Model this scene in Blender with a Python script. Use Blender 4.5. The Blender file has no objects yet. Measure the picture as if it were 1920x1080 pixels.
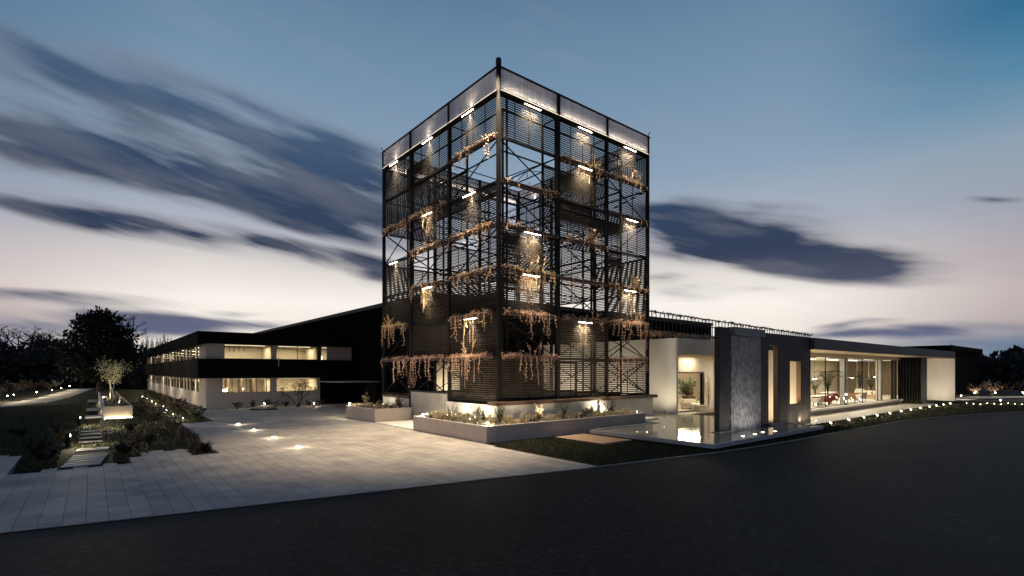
import bpy, bmesh, math, random
from mathutils import Vector, Matrix
from math import sin, cos, pi, radians, degrees, atan, atan2, hypot, sqrt
random.seed(7)
R = random.Random(11)
scene = bpy.context.scene
COL = scene.collection

# ---------------------------------------------------------------- camera
F, HCAM, U0, V0 = 964.0, 3.5, 960.0, 695.0          # focal length in photo pixels, camera height, horizon row
CAMX, CAMY = -17.6546, -22.7867
cam_d = bpy.data.cameras.new('camera'); cam = bpy.data.objects.new('camera', cam_d); COL.objects.link(cam)
cam.location = (CAMX, CAMY, HCAM)
cam.rotation_euler = (radians(90), 0, radians(50.7463 - 90))
cam_d.sensor_width = 36; cam_d.lens = F / 1920 * 36
cam_d.shift_y = 155 / 1920
cam_d.clip_start = 0.1; cam_d.clip_end = 5000
scene.camera = cam

# ---------------------------------------------------------------- exposure
scene.view_settings.view_transform = 'Standard'
scene.view_settings.look = 'None'
scene.view_settings.exposure = 0.0
scene.view_settings.gamma = 1.0
scene.view_settings.use_curve_mapping = False
scene.cycles.use_denoising = True
scene.cycles.max_bounces = 7
scene.cycles.transparent_max_bounces = 24
scene.cycles.diffuse_bounces = 4
scene.cycles.glossy_bounces = 3
scene.cycles.sample_clamp_indirect = 4.0
scene.cycles.caustics_reflective = False
scene.cycles.caustics_refractive = False
try:
    scene.cycles.use_light_tree = True
except Exception:
    pass

# ---------------------------------------------------------------- sky (world): dusk gradient and long streaked clouds
SKY_STRENGTH = 1.0
def lin(c):
    return tuple(((v / 255) / 12.92 if v / 255 <= .04045 else ((v / 255 + .055) / 1.055) ** 2.4) for v in c)

world = bpy.data.worlds.new('World'); scene.world = world; world.use_nodes = True
nt = world.node_tree; nt.nodes.clear(); NN = nt.nodes.new; LK = nt.links.new
def nd(t, **kw):
    n = NN(t)
    for k, v in kw.items(): setattr(n, k, v)
    return n
def mth(op, a, b=None, c=None, clamp=False):
    n = nd('ShaderNodeMath', operation=op); n.use_clamp = clamp
    for i, v in enumerate((a, b, c)):
        if v is None: continue
        if isinstance(v, (int, float)): n.inputs[i].default_value = v
        else: LK(v, n.inputs[i])
    return n.outputs[0]
def maprange(v, a, b, c=0., d=1., smooth=True):
    n = nd('ShaderNodeMapRange'); n.interpolation_type = 'SMOOTHSTEP' if smooth else 'LINEAR'
    LK(v, n.inputs[0])
    for i, x in enumerate((a, b, c, d)): n.inputs[i + 1].default_value = x
    return n.outputs[0]
def mixc(f, a, b):
    n = nd('ShaderNodeMix', data_type='RGBA'); n.clamp_factor = True
    for s, v in ((n.inputs[0], f), (n.inputs[6], a), (n.inputs[7], b)):
        if isinstance(v, tuple): s.default_value = (*v, 1)
        elif isinstance(v, (int, float)): s.default_value = v
        else: LK(v, s)
    return n.outputs[2]
def ramp(fac, stops):
    n = nd('ShaderNodeValToRGB'); e = n.color_ramp.elements
    while len(e) > 1: e.remove(e[-1])
    for i, (p, c) in enumerate(stops):
        el = e[0] if i == 0 else e.new(p)
        el.position = p; el.color = (*lin(c), 1)
    LK(fac, n.inputs[0]); return n.outputs[0]

tc = nd('ShaderNodeTexCoord')
vr = nd('ShaderNodeVectorRotate', rotation_type='Z_AXIS'); vr.inputs['Angle'].default_value = radians(90 - 50.7463)
LK(tc.outputs['Generated'], vr.inputs['Vector'])
nrm = nd('ShaderNodeVectorMath', operation='NORMALIZE'); LK(vr.outputs[0], nrm.inputs[0])
sx = nd('ShaderNodeSeparateXYZ'); LK(nrm.outputs[0], sx.inputs[0])
dx, dy, dz = sx.outputs
az = mth('MULTIPLY', mth('ARCTAN2', dx, dy), 57.2958)          # degrees from the middle of the afterglow, + towards the pavilion
el = mth('MULTIPLY', mth('ARCSINE', dz), 57.2958)
elc = mth('MAXIMUM', el, 0.0)
e01 = mth('DIVIDE', elc, 90.0)
E_ = lambda d: d / 90.
front = ramp(e01, [(0, (220, 206, 194)), (E_(3), (242, 232, 221)), (E_(7), (250, 244, 236)), (E_(10.5), (222, 215, 210)), (E_(14), (176, 181, 194)),
                   (E_(20), (140, 162, 184)), (E_(27), (120, 148, 174)), (E_(32), (106, 137, 165)), (E_(37), (88, 121, 152)), (E_(60), (60, 92, 130)), (1, (60, 76, 102))])
sideL = ramp(e01, [(0, (92, 112, 142)), (E_(2.5), (110, 122, 148)), (E_(4.5), (182, 164, 164)), (E_(7), (204, 190, 187)), (E_(10), (188, 181, 186)), (E_(14), (150, 160, 180)),
                   (E_(19), (128, 150, 172)), (E_(25), (92, 125, 155)), (E_(32), (70, 108, 142)), (E_(60), (52, 84, 122)), (1, (60, 76, 102))])
sideR = ramp(e01, [(0, (66, 104, 140)), (E_(2.2), (80, 116, 148)), (E_(3.6), (178, 166, 168)), (E_(6.5), (190, 178, 176)), (E_(9), (180, 168, 174)), (E_(13), (158, 164, 178)),
                   (E_(18), (140, 160, 178)), (E_(22), (88, 138, 168)), (E_(27), (44, 108, 146)), (E_(34), (44, 100, 138)), (E_(60), (48, 84, 122)), (1, (60, 76, 102))])
rear = ramp(e01, [(0, (100, 102, 120)), (E_(10), (108, 114, 136)), (E_(25), (92, 104, 128)), (E_(50), (72, 90, 118)), (1, (60, 76, 102))])
c1 = mixc(maprange(az, -29, -52), front, sideL)
c2 = mixc(maprange(az, 26, 48), c1, sideR)
base = mixc(maprange(mth('ABSOLUTE', az), 55, 125), c2, rear)

P3 = nd('ShaderNodeCombineXYZ'); LK(az, P3.inputs[0]); LK(el, P3.inputs[1])
# wind-streaked noise in direction space
nv = nd('ShaderNodeCombineXYZ'); LK(mth('MULTIPLY', dx, 2.2), nv.inputs[0]); LK(mth('MULTIPLY', dy, 2.2), nv.inputs[1])
LK(mth('MULTIPLY', mth('ADD', dz, mth('MULTIPLY', dx, .22)), 13.), nv.inputs[2])
def noise(vec, scale, detail, rough=.55):
    n = nd('ShaderNodeTexNoise'); n.inputs['Scale'].default_value = scale; n.inputs['Detail'].default_value = detail; n.inputs['Roughness'].default_value = rough
    LK(vec, n.inputs['Vector']); return n
n1 = noise(nv.outputs[0], 1.1, 3, .45)
n3 = noise(nv.outputs[0], 1.9, 5, .5)
n2 = noise(nv.outputs[0], 2.3, 4, .48)
dsub = nd('ShaderNodeVectorMath', operation='SUBTRACT'); LK(n1.outputs['Color'], dsub.inputs[0]); dsub.inputs[1].default_value = (.5, .5, .5)
dmul = nd('ShaderNodeVectorMath', operation='MULTIPLY'); LK(dsub.outputs[0], dmul.inputs[0]); dmul.inputs[1].default_value = (13, 3.0, 0)
PD = nd('ShaderNodeVectorMath', operation='ADD'); LK(P3.outputs[0], PD.inputs[0]); LK(dmul.outputs[0], PD.inputs[1])

def azel(u, v):
    X, Z = (u - U0) / F, (V0 - v) / F
    return Vector((degrees(atan(X)), degrees(atan(Z / hypot(1, X)))))
def blob(cx, cy, rx, ry, ang, w, acc, grow=1.45):
    """one cloud bank as a soft ellipse in azimuth and elevation"""
    a = radians(ang); d = Vector((cos(a), sin(a))); p = Vector((-sin(a), cos(a))); c = Vector((cx, cy))
    mj = (azel(*(c + d * rx)) - azel(*(c - d * rx))) / 2
    mn = (azel(*(c + p * ry)) - azel(*(c - p * ry))) / 2
    ce = azel(cx, cy)
    m = nd('ShaderNodeMapping', vector_type='TEXTURE')
    m.inputs['Location'].default_value = (ce.x, ce.y, 0)
    m.inputs['Rotation'].default_value = (0, 0, atan2(mj.y, mj.x))
    m.inputs['Scale'].default_value = (mj.length * grow, mn.length * grow, 1)
    LK(PD.outputs[0], m.inputs['Vector'])
    g = nd('ShaderNodeTexGradient', gradient_type='SPHERICAL'); LK(m.outputs[0], g.inputs[0])
    return mth('MULTIPLY_ADD', g.outputs['Fac'], w, acc if acc is not None else 0.0)
acc = None
for b in ((190, 180, 350, 95, 17, .95), (520, 268, 310, 66, 17, .9), (560, 310, 190, 44, 15, .8), (450, 350, 270, 40, 12, .7), (1420, 455, 260, 44, 7, 1.0), (60, 235, 170, 40, 12, .55), (60, 275, 180, 42, 8, .95), (240, 308, 170, 42, 9, 1.25),
          (390, 330, 150, 32, 8, .55), (470, 375, 190, 34, 14, .9), (640, 330, 130, 60, 22, 1.1), (590, 400, 170, 36, 17, 1.15), (690, 425, 120, 44, 15, .95),
          (150, 408, 250, 18, 10, 1.5), (420, 445, 270, 19, 10, 1.6), (640, 492, 140, 20, 10, 1.6), (715, 520, 60, 22, 12, .8),
          (150, 563, 190, 14, 2, 1.25), (0, 552, 110, 11, 2, .8), (330, 600, 180, 14, 1, .95), (445, 581, 60, 6, 1, .9), (480, 603, 90, 9, 2, .8), (110, 612, 300, 32, 2, 1.2), (330, 622, 150, 16, 2, .8), (1790, 642, 230, 20, -2, .9),
          (1240, 408, 90, 30, 8, .9), (1330, 445, 190, 44, 8, 1.35), (1480, 478, 190, 38, 7, 1.3), (1590, 500, 120, 30, 4, .95), (1380, 480, 160, 26, 6, .7),
          (1243, 526, 44, 11, 2, .9), (1300, 545, 70, 9, 2, .5), (1390, 555, 90, 7, -3, .35), (1850, 374, 46, 9, 0, .7),
          (1640, 606, 70, 6, -3, .8), (1700, 622, 220, 12, -2, .85), (1850, 612, 130, 13, -3, 1.0), (1580, 622, 80, 8, 0, .5)):
    acc = blob(*b, acc)
dens = mth('MULTIPLY', acc, maprange(n2.outputs['Fac'], .28, .72, .42, 1.55))
cf = maprange(dens, .03, 1.5)
# the same thin cloud goes on round the rest of the sky
behind = maprange(mth('ABSOLUTE', az), 50, 75)
cfb = mth('MULTIPLY', maprange(n1.outputs['Fac'], .5, .72), mth('MULTIPLY', behind, mth('MULTIPLY', maprange(el, 4, 12), .55)))
cfa = mth('MAXIMUM', cf, cfb)
# thin veil everywhere in view, keeps the clear parts from being flat
veil = mth('MULTIPLY', maprange(n2.outputs['Fac'], .48, .75), .10)
cloudc = ramp(e01, [(0, (84, 108, 142)), (E_(4), (92, 98, 126)), (E_(8), (74, 80, 102)), (E_(12), (44, 58, 84)), (E_(18), (42, 62, 92)), (E_(25), (64, 90, 120)), (1, (60, 84, 116))])
edgec = mixc(.55, cloudc, (.32, .31, .33))
skyc = mixc(veil, base, (.33, .31, .35))
thick = mth('MULTIPLY', cfa, maprange(n3.outputs['Fac'], .3, .7, .55, 1.25), clamp=True)
skyc = mixc(mth('POWER', mth('MULTIPLY', cfa, maprange(el, 12, 26, .97, .88)), .72), skyc, mixc(thick, edgec, cloudc))
skyc = mixc(maprange(el, 0, -3), skyc, (.02, .022, .025))
bg = nd('ShaderNodeBackground'); LK(skyc, bg.inputs['Color']); bg.inputs['Strength'].default_value = SKY_STRENGTH
wo = nd('ShaderNodeOutputWorld'); LK(bg.outputs[0], wo.inputs['Surface'])

# ---------------------------------------------------------------- materials
WARM = (1.0, .79, .50)
WARMW = (1.0, .83, .58)
MATS = {}
def mat(name, col, rough=.6, metal=0., var=.12, scale=3., bump=0., bscale=40., island=0., spec=.4, stretch=(1, 1, 1), col2=None, c2=(.45, .65), big=0.):
    m = bpy.data.materials.new(name); m.use_nodes = True; t = m.node_tree; L = t.links.new
    b = t.nodes['Principled BSDF']; b.inputs['Roughness'].default_value = rough; b.inputs['Metallic'].default_value = metal
    b.inputs['Specular IOR Level'].default_value = spec
    g = t.nodes.new('ShaderNodeNewGeometry'); mp = t.nodes.new('ShaderNodeMapping'); mp.inputs['Scale'].default_value = stretch
    L(g.outputs['Position'], mp.inputs[0])
    n = t.nodes.new('ShaderNodeTexNoise'); n.inputs['Scale'].default_value = scale; n.inputs['Detail'].default_value = 6; n.inputs['Roughness'].default_value = .62
    L(mp.outputs[0], n.inputs['Vector'])
    mr = t.nodes.new('ShaderNodeMapRange'); L(n.outputs['Fac'], mr.inputs[0]); mr.inputs[1].default_value = .25; mr.inputs[2].default_value = .75
    mr.inputs[3].default_value = 1 - var; mr.inputs[4].default_value = 1 + var
    fac = mr.outputs[0]
    if big:
        nb2 = t.nodes.new('ShaderNodeTexNoise'); nb2.inputs['Scale'].default_value = .42; nb2.inputs['Detail'].default_value = 5; L(g.outputs['Position'], nb2.inputs['Vector'])
        mb2 = t.nodes.new('ShaderNodeMapRange'); L(nb2.outputs['Fac'], mb2.inputs[0]); mb2.inputs[1].default_value = .3; mb2.inputs[2].default_value = .7; mb2.inputs[3].default_value = 1 - big; mb2.inputs[4].default_value = 1 + big
        mq = t.nodes.new('ShaderNodeMath'); mq.operation = 'MULTIPLY'; L(fac, mq.inputs[0]); L(mb2.outputs[0], mq.inputs[1]); fac = mq.outputs[0]
    if island:
        add = t.nodes.new('ShaderNodeMath'); add.operation = 'ADD'; L(g.outputs['Random Per Island'], add.inputs[0])
        oi = t.nodes.new('ShaderNodeObjectInfo'); L(oi.outputs['Random'], add.inputs[1])
        fr = t.nodes.new('ShaderNodeMath'); fr.operation = 'FRACT'; L(add.outputs[0], fr.inputs[0])
        mi = t.nodes.new('ShaderNodeMapRange'); L(fr.outputs[0], mi.inputs[0]); mi.inputs[3].default_value = 1 - island; mi.inputs[4].default_value = 1 + island
        mu = t.nodes.new('ShaderNodeMath'); mu.operation = 'MULTIPLY'; L(fac, mu.inputs[0]); L(mi.outputs[0], mu.inputs[1]); fac = mu.outputs[0]
    vm = t.nodes.new('ShaderNodeVectorMath'); vm.operation = 'SCALE'
    if col2:
        n3 = t.nodes.new('ShaderNodeTexNoise'); n3.inputs['Scale'].default_value = scale * .37; n3.inputs['Detail'].default_value = 5; L(mp.outputs[0], n3.inputs['Vector'])
        m3 = t.nodes.new('ShaderNodeMapRange'); L(n3.outputs['Fac'], m3.inputs[0]); m3.inputs[1].default_value = c2[0]; m3.inputs[2].default_value = c2[1]
        mx = t.nodes.new('ShaderNodeMix'); mx.data_type = 'RGBA'; L(m3.outputs[0], mx.inputs[0]); mx.inputs[6].default_value = (*col, 1); mx.inputs[7].default_value = (*col2, 1)
        L(mx.outputs[2], vm.inputs[0])
    else:
        vm.inputs[0].default_value = col
    L(fac, vm.inputs['Scale']); L(vm.outputs[0], b.inputs['Base Color'])
    if bump:
        nb = t.nodes.new('ShaderNodeTexNoise'); nb.inputs['Scale'].default_value = bscale; nb.inputs['Detail'].default_value = 4; L(mp.outputs[0], nb.inputs['Vector'])
        bp = t.nodes.new('ShaderNodeBump'); bp.inputs['Strength'].default_value = bump; bp.inputs['Distance'].default_value = .02
        L(nb.outputs['Fac'], bp.inputs['Height']); L(bp.outputs[0], b.inputs['Normal'])
    MATS[name] = m; return m
def emat(name, col, strength):
    m = bpy.data.materials.new(name); m.use_nodes = True; t = m.node_tree; t.nodes.clear()
    e = t.nodes.new('ShaderNodeEmission'); e.inputs[0].default_value = (*col, 1); e.inputs[1].default_value = strength
    o = t.nodes.new('ShaderNodeOutputMaterial'); t.links.new(e.outputs[0], o.inputs[0]); MATS[name] = m; return m
def glassmat(name, f0=.04, tint=(.95, .96, .95), rough=0.):
    """thin sheet: mirror by Schlick's law over clear transmission"""
    m = bpy.data.materials.new(name); m.use_nodes = True; t = m.node_tree; t.nodes.clear(); L = t.links.new
    g = t.nodes.new('ShaderNodeNewGeometry'); dt = t.nodes.new('ShaderNodeVectorMath'); dt.operation = 'DOT_PRODUCT'; L(g.outputs['Incoming'], dt.inputs[0]); L(g.outputs['Normal'], dt.inputs[1])
    def mm(op, a, b=None):
        n = t.nodes.new('ShaderNodeMath'); n.operation = op; n.use_clamp = op == 'ADD'
        for i, v in enumerate((a, b)):
            if v is None: continue
            if isinstance(v, float): n.inputs[i].default_value = v
            else: L(v, n.inputs[i])
        return n.outputs[0]
    fr = mm('ADD', mm('MULTIPLY', mm('POWER', mm('SUBTRACT', 1., mm('ABSOLUTE', dt.outputs['Value'])), 5.), 1. - f0), f0)
    tr = t.nodes.new('ShaderNodeBsdfTransparent'); tr.inputs[0].default_value = (*tint, 1)
    gl = t.nodes.new('ShaderNodeBsdfGlossy'); gl.inputs['Roughness'].default_value = rough
    mx = t.nodes.new('ShaderNodeMixShader')
    L(fr, mx.inputs[0]); L(tr.outputs[0], mx.inputs[1]); L(gl.outputs[0], mx.inputs[2])
    o = t.nodes.new('ShaderNodeOutputMaterial'); L(mx.outputs[0], o.inputs[0]); MATS[name] = m; return m
def leafmat(name, col, island=.35, trans=.3):
    m = mat(name, col, .6, 0, .1, 4., island=island, spec=.25)
    t = m.node_tree; b = t.nodes['Principled BSDF']; L = t.links.new
    src = b.inputs['Base Color'].links[0].from_socket
    tl = t.nodes.new('ShaderNodeBsdfTranslucent'); L(src, tl.inputs[0])
    mx = t.nodes.new('ShaderNodeMixShader'); mx.inputs[0].default_value = trans
    o = t.nodes['Material Output']; L(b.outputs[0], mx.inputs[1]); L(tl.outputs[0], mx.inputs[2]); L(mx.outputs[0], o.inputs[0])
    return m

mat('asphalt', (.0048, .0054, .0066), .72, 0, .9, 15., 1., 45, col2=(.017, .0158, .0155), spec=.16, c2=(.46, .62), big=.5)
mat('paver', (.40, .362, .322), .75, 0, .14, 1.6, .3, 30, col2=(.32, .294, .268), island=.11, big=.12, spec=.3)
mat('joint', (.06, .057, .054), .9)
mat('soil', (.05, .042, .034), .95, 0, .4, 6, .6, 30)
mat('ground', (.010, .011, .008), .95, 0, .4, .2, .3, 8)
mat('lawn', (.024, .025, .014), .95, 0, .4, 1.5, .4, 40, spec=.05)
leafmat('grass', (.042, .046, .022), .4, .2)
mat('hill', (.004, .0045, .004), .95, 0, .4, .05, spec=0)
mat('gravel', (.30, .27, .23), .9, 0, .25, 9, .5, 60)
mat('concrete', (.42, .40, .37), .7, 0, .12, 1.6, .12, 25, col2=(.36, .34, .32))
mat('planter_concrete', (.52, .45, .395), .7, 0, .10, 1.3, .12, 25, col2=(.45, .39, .345))
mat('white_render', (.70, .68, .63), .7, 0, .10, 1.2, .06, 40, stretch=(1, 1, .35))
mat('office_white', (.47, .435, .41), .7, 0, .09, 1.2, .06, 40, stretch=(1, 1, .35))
mat('cream_plaster', (.66, .60, .49), .7, 0, .05, 1.)
mat('black_metal', (.008, .008, .009), .5, .0, .25, 3., spec=.2)
mat('black_cladding', (.0032, .0034, .0042), .92, 0, .25, 2., spec=.06)
mat('dark_steel', (.009, .0085, .008), .75, .0, .25, 4., spec=.2)
mat('slat_wood', (.042, .034, .027), .85, 0, .25, 5., island=.25, spec=.15)
mat('ledge_wood', (.10, .062, .042), .6, 0, .25, 4., .15, 30, stretch=(1, 1, 6))
mat('rust_trim', (.055, .032, .028), .6, 0, .2, 4.)
mat('dark_stone', (.026, .028, .034), .55, 0, .40, 1.5, .3, 18, col2=(.042, .038, .036), spec=.2, island=.10)
mat('water_stone', (.22, .22, .235), .45, 0, .4, 13., .9, 7, col2=(.10, .105, .125), spec=.3, stretch=(1, 1, .7), c2=(.40, .60))
mat('cap_stone', (.19, .19, .20), .6, 0, .12, 2.)
mat('corten', (.34, .22, .14), .75, 0, .15, 3., .15, 30)
mat('pool_stone', (.46, .44, .39), .55, 0, .10, 2., .08, 20)
mat('pool_edge', (.33, .35, .37), .6, 0, .10, 2.)
mat('fascia', (.045, .052, .066), .5, 0, .12, 1., spec=.2)
mat('soffit', (.52, .45, .35), .7, 0, .05, 1.)
mat('floor_stone', (.58, .52, .44), .4, 0, .08, 2.)
mat('beige_wall', (.50, .45, .34), .7, 0, .06, 1.)
mat('brown_panel', (.20, .155, .11), .6, 0, .15, 2., stretch=(4, 4, .4))
mat('bark', (.035, .03, .026), .9, 0, .3, 8, .4, 40)
mat('pale_bark', (.34, .30, .25), .85, 0, .3, 8)
leafmat('leaf_dark', (.022, .026, .017), .4)
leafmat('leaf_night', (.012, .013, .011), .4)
leafmat('leaf_green', (.07, .085, .04), .4)
leafmat('leaf_sage', (.36, .34, .25), .35)
leafmat('leaf_straw', (.50, .40, .25), .35)
leafmat('leaf_rust', (.115, .082, .060), .4)
leafmat('vine_dry', (.68, .48, .30), .4)
leafmat('vine_pale', (.72, .62, .46), .3)
leafmat('vine_pink', (.68, .46, .34), .4)
leafmat('leaf_olive', (.30, .30, .18), .35)
mat('red_pot', (.34, .07, .05), .5, 0, .1)
mat('red_fabric', (.32, .06, .045), .8, 0, .1)
mat('tan_fabric', (.45, .30, .17), .8, 0, .12)
mat('white_fabric', (.75, .72, .66), .8, 0, .06)
mat('table_white', (.75, .72, .66), .35, 0, .05)
mat('curtain', (.40, .33, .31), .6, 0, .1, 6., stretch=(6, 6, .3))
mat('terracotta', (.30, .12, .08), .8)
glassmat('glass', .03)
glassmat('window_glass', .03)
emat('led', WARMW, 40.)
emat('led_line', WARMW, 2.2)
emat('small_bulb', WARMW, 22.)
emat('led_soft', WARMW, 6.)
emat('bulb', WARMW, 60.)
emat('ceiling_lamp', WARM, 1.8)
emat('screen', (1, .9, .75), 6.)
def watermat():
    m = glassmat('water', .035, (.85, .85, .80), .02); t = m.node_tree; L = t.links.new
    g = t.nodes.new('ShaderNodeNewGeometry'); n = t.nodes.new('ShaderNodeTexNoise'); n.inputs['Scale'].default_value = 2.2; n.inputs['Detail'].default_value = 3
    L(g.outputs['Position'], n.inputs['Vector'])
    b = t.nodes.new('ShaderNodeBump'); b.inputs['Strength'].default_value = .16; b.inputs['Distance'].default_value = .05
    L(n.outputs['Fac'], b.inputs['Height'])
    for q in t.nodes:
        if q.type == 'BSDF_GLOSSY': L(b.outputs[0], q.inputs['Normal'])
watermat()
def polymat():
    m = bpy.data.materials.new('polycarbonate'); m.use_nodes = True; t = m.node_tree; t.nodes.clear(); L = t.links.new
    g = t.nodes.new('ShaderNodeNewGeometry'); w = t.nodes.new('ShaderNodeTexNoise'); w.inputs['Scale'].default_value = 3.
    mp = t.nodes.new('ShaderNodeMapping'); mp.inputs['Scale'].default_value = (2.5, 2.5, .15); L(g.outputs['Position'], mp.inputs[0]); L(mp.outputs[0], w.inputs['Vector'])
    cr = t.nodes.new('ShaderNodeMapRange'); L(w.outputs['Fac'], cr.inputs[0]); cr.inputs[1].default_value = .3; cr.inputs[2].default_value = .7; cr.inputs[3].default_value = .60; cr.inputs[4].default_value = .80
    cc = t.nodes.new('ShaderNodeCombineColor')
    for i, k in enumerate((1., .97, 1.04)):
        q = t.nodes.new('ShaderNodeMath'); q.operation = 'MULTIPLY'; q.inputs[1].default_value = k; L(cr.outputs[0], q.inputs[0]); L(q.outputs[0], cc.inputs[i])
    d = t.nodes.new('ShaderNodeBsdfDiffuse'); tl = t.nodes.new('ShaderNodeBsdfTranslucent'); L(cc.outputs[0], d.inputs[0]); L(cc.outputs[0], tl.inputs[0])
    tr = t.nodes.new('ShaderNodeBsdfTransparent'); tr.inputs[0].default_value = (.85, .88, .92, 1)
    a = t.nodes.new('ShaderNodeMixShader'); a.inputs[0].default_value = .62; L(d.outputs[0], a.inputs[1]); L(tl.outputs[0], a.inputs[2])
    b = t.nodes.new('ShaderNodeMixShader'); b.inputs[0].default_value = .30; L(a.outputs[0], b.inputs[1]); L(tr.outputs[0], b.inputs[2])
    o = t.nodes.new('ShaderNodeOutputMaterial'); L(b.outputs[0], o.inputs[0]); MATS['polycarbonate'] = m
polymat()

# ---------------------------------------------------------------- mesh helpers
class MB:
    """collects shapes; build() links them as one mesh object"""
    def __init__(s): s.v = []; s.f = []
    def add(s, vs, fs):
        o = len(s.v); s.v += [tuple(p) for p in vs]; s.f += [tuple(i + o for i in f) for f in fs]; return s
    def box(s, x0, x1, y0, y1, z0, z1):
        return s.add([(x0, y0, z0), (x1, y0, z0), (x1, y1, z0), (x0, y1, z0), (x0, y0, z1), (x1, y0, z1), (x1, y1, z1), (x0, y1, z1)],
                     [(3, 2, 1, 0), (4, 5, 6, 7), (0, 1, 5, 4), (1, 2, 6, 5), (2, 3, 7, 6), (3, 0, 4, 7)])
    def bbox(s, x0, x1, y0, y1, z0, z1, b=.01):
        """box with chamfered upright and top edges"""
        b = min(b, (x1 - x0) / 3, (y1 - y0) / 3, (z1 - z0) / 3)
        ring = lambda k: [(x0 + b + k, y0 + k), (x1 - b - k, y0 + k), (x1 - k, y0 + b + k), (x1 - k, y1 - b - k), (x1 - b - k, y1 - k), (x0 + b + k, y1 - k), (x0 + k, y1 - b - k), (x0 + k, y0 + b + k)]
        vs = [(*p, z0) for p in ring(0)] + [(*p, z1 - b) for p in ring(0)] + [(*p, z1) for p in ring(b * .9)]
        fs = [tuple(range(7, -1, -1)), tuple(range(16, 24))]
        for r in (0, 8):
            for i in range(8): j = (i + 1) % 8; fs.append((r + i, r + j, r + 8 + j, r + 8 + i))
        return s.add(vs, fs)
    def prism(s, poly, z0, z1):
        n = len(poly)
        return s.add([(x, y, z0) for x, y in poly] + [(x, y, z1) for x, y in poly],
                     [tuple(range(n - 1, -1, -1)), tuple(range(n, 2 * n))] + [(i, (i + 1) % n, n + (i + 1) % n, n + i) for i in range(n)])
    def bar(s, p, q, w, h=None):
        p, q = Vector(p), Vector(q); d = (q - p).normalized(); h = h or w
        a = d.cross(Vector((0, 0, 1)))
        a = Vector((1, 0, 0)) if a.length < 1e-4 else a.normalized()
        b = a.cross(d); a, b = a * w / 2, b * h / 2
        vs = [p - a - b, p + a - b, p + a + b, p - a + b, q - a - b, q + a - b, q + a + b, q - a + b]
        return s.add(vs, [(3, 2, 1, 0), (4, 5, 6, 7), (0, 1, 5, 4), (1, 2, 6, 5), (2, 3, 7, 6), (3, 0, 4, 7)])
    def tube(s, pts, rads, n=6):
        pts = [Vector(p) for p in pts]
        if isinstance(rads, (int, float)): rads = [rads] * len(pts)
        vs = []; fs = []
        for i, p in enumerate(pts):
            d = (pts[min(i + 1, len(pts) - 1)] - pts[max(i - 1, 0)])
            d = d.normalized() if d.length > 1e-9 else Vector((0, 0, 1))
            a = d.cross(Vector((.3, .9, .2))).normalized(); b = d.cross(a)
            for k in range(n): t = 2 * pi * k / n; vs.append(p + (a * cos(t) + b * sin(t)) * rads[i])
        for i in range(len(pts) - 1):
            for k in range(n): j = (k + 1) % n; fs.append((i * n + k, i * n + j, (i + 1) * n + j, (i + 1) * n + k))
        fs.append(tuple(range(n - 1, -1, -1))); fs.append(tuple(len(vs) - n + k for k in range(n)))
        return s.add(vs, fs)
    def lathe(s, c, prof, n=14):
        """prof: (radius, z) from bottom to top round a vertical axis at c"""
        vs = []; fs = []
        for r, z in prof:
            for k in range(n): t = 2 * pi * k / n; vs.append((c[0] + r * cos(t), c[1] + r * sin(t), c[2] + z))
        for i in range(len(prof) - 1):
            for k in range(n): j = (k + 1) % n; fs.append((i * n + k, i * n + j, (i + 1) * n + j, (i + 1) * n + k))
        fs.append(tuple(range(n - 1, -1, -1))); fs.append(tuple(len(vs) - n + k for k in range(n)))
        return s.add(vs, fs)
    def leaf(s, p, d, l, w, up=None):
        """one pointed, slightly folded leaf"""
        p = Vector(p); d = Vector(d).normalized()
        a = d.cross(up or Vector((R.uniform(-1, 1), R.uniform(-1, 1), R.uniform(-1, 1))))
        a = a.normalized() if a.length > 1e-4 else Vector((1, 0, 0))
        nn = a.cross(d); m = p + d * l * .45 + nn * l * .06
        return s.add([p, m + a * w / 2, p + d * l, m - a * w / 2], [(0, 1, 2), (0, 2, 3)])
    def cloud(s, c, r, n, size, shell=.35, wr=.6, lift=0.):
        """n leaves spread through an ellipsoid"""
        for _ in range(n):
            while True:
                q = Vector((R.uniform(-1, 1), R.uniform(-1, 1), R.uniform(-1, 1)))
                if shell < q.length < 1: break
            p = Vector((c[0] + q.x * r[0], c[1] + q.y * r[1], c[2] + q.z * r[2]))
            d = q.normalized() * .7 + Vector((R.uniform(-1, 1), R.uniform(-1, 1), R.uniform(-.6, 1) + lift))
            l = size * R.uniform(.6, 1.3)
            s.leaf(p, d, l, l * wr)
        return s
    def mesh(s, name, m):
        me = bpy.data.meshes.new(name); me.from_pydata(s.v, [], s.f); me.update()
        me.materials.append(MATS[m] if isinstance(m, str) else m); return me
    def build(s, name, m, parent=None, kind=None, loc=None, smooth=False):
        me = s.mesh(name, m)
        if smooth:
            for p in me.polygons: p.use_smooth = True
        o = bpy.data.objects.new(name, me); COL.objects.link(o)
        if loc: o.location = loc
        if parent:
            o.parent = parent
            if parent.location.length > 0 and not loc:      # parts are given in world coordinates
                o.matrix_parent_inverse = Matrix.Translation(parent.location).inverted()
        if kind: o['kind'] = kind
        return o
def inst(name, mesh, parent=None, loc=(0, 0, 0), rz=0., sc=None):
    o = bpy.data.objects.new(name, mesh); COL.objects.link(o); o.location = loc; o.rotation_euler = (0, 0, rz)
    if sc: o.scale = (sc, sc, sc) if isinstance(sc, (int, float)) else sc
    if parent: o.parent = parent
    return o
def tag(o, label, cat, group=None):
    o['label'] = label; o['category'] = cat
    if group: o['group'] = group
    return o
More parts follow.
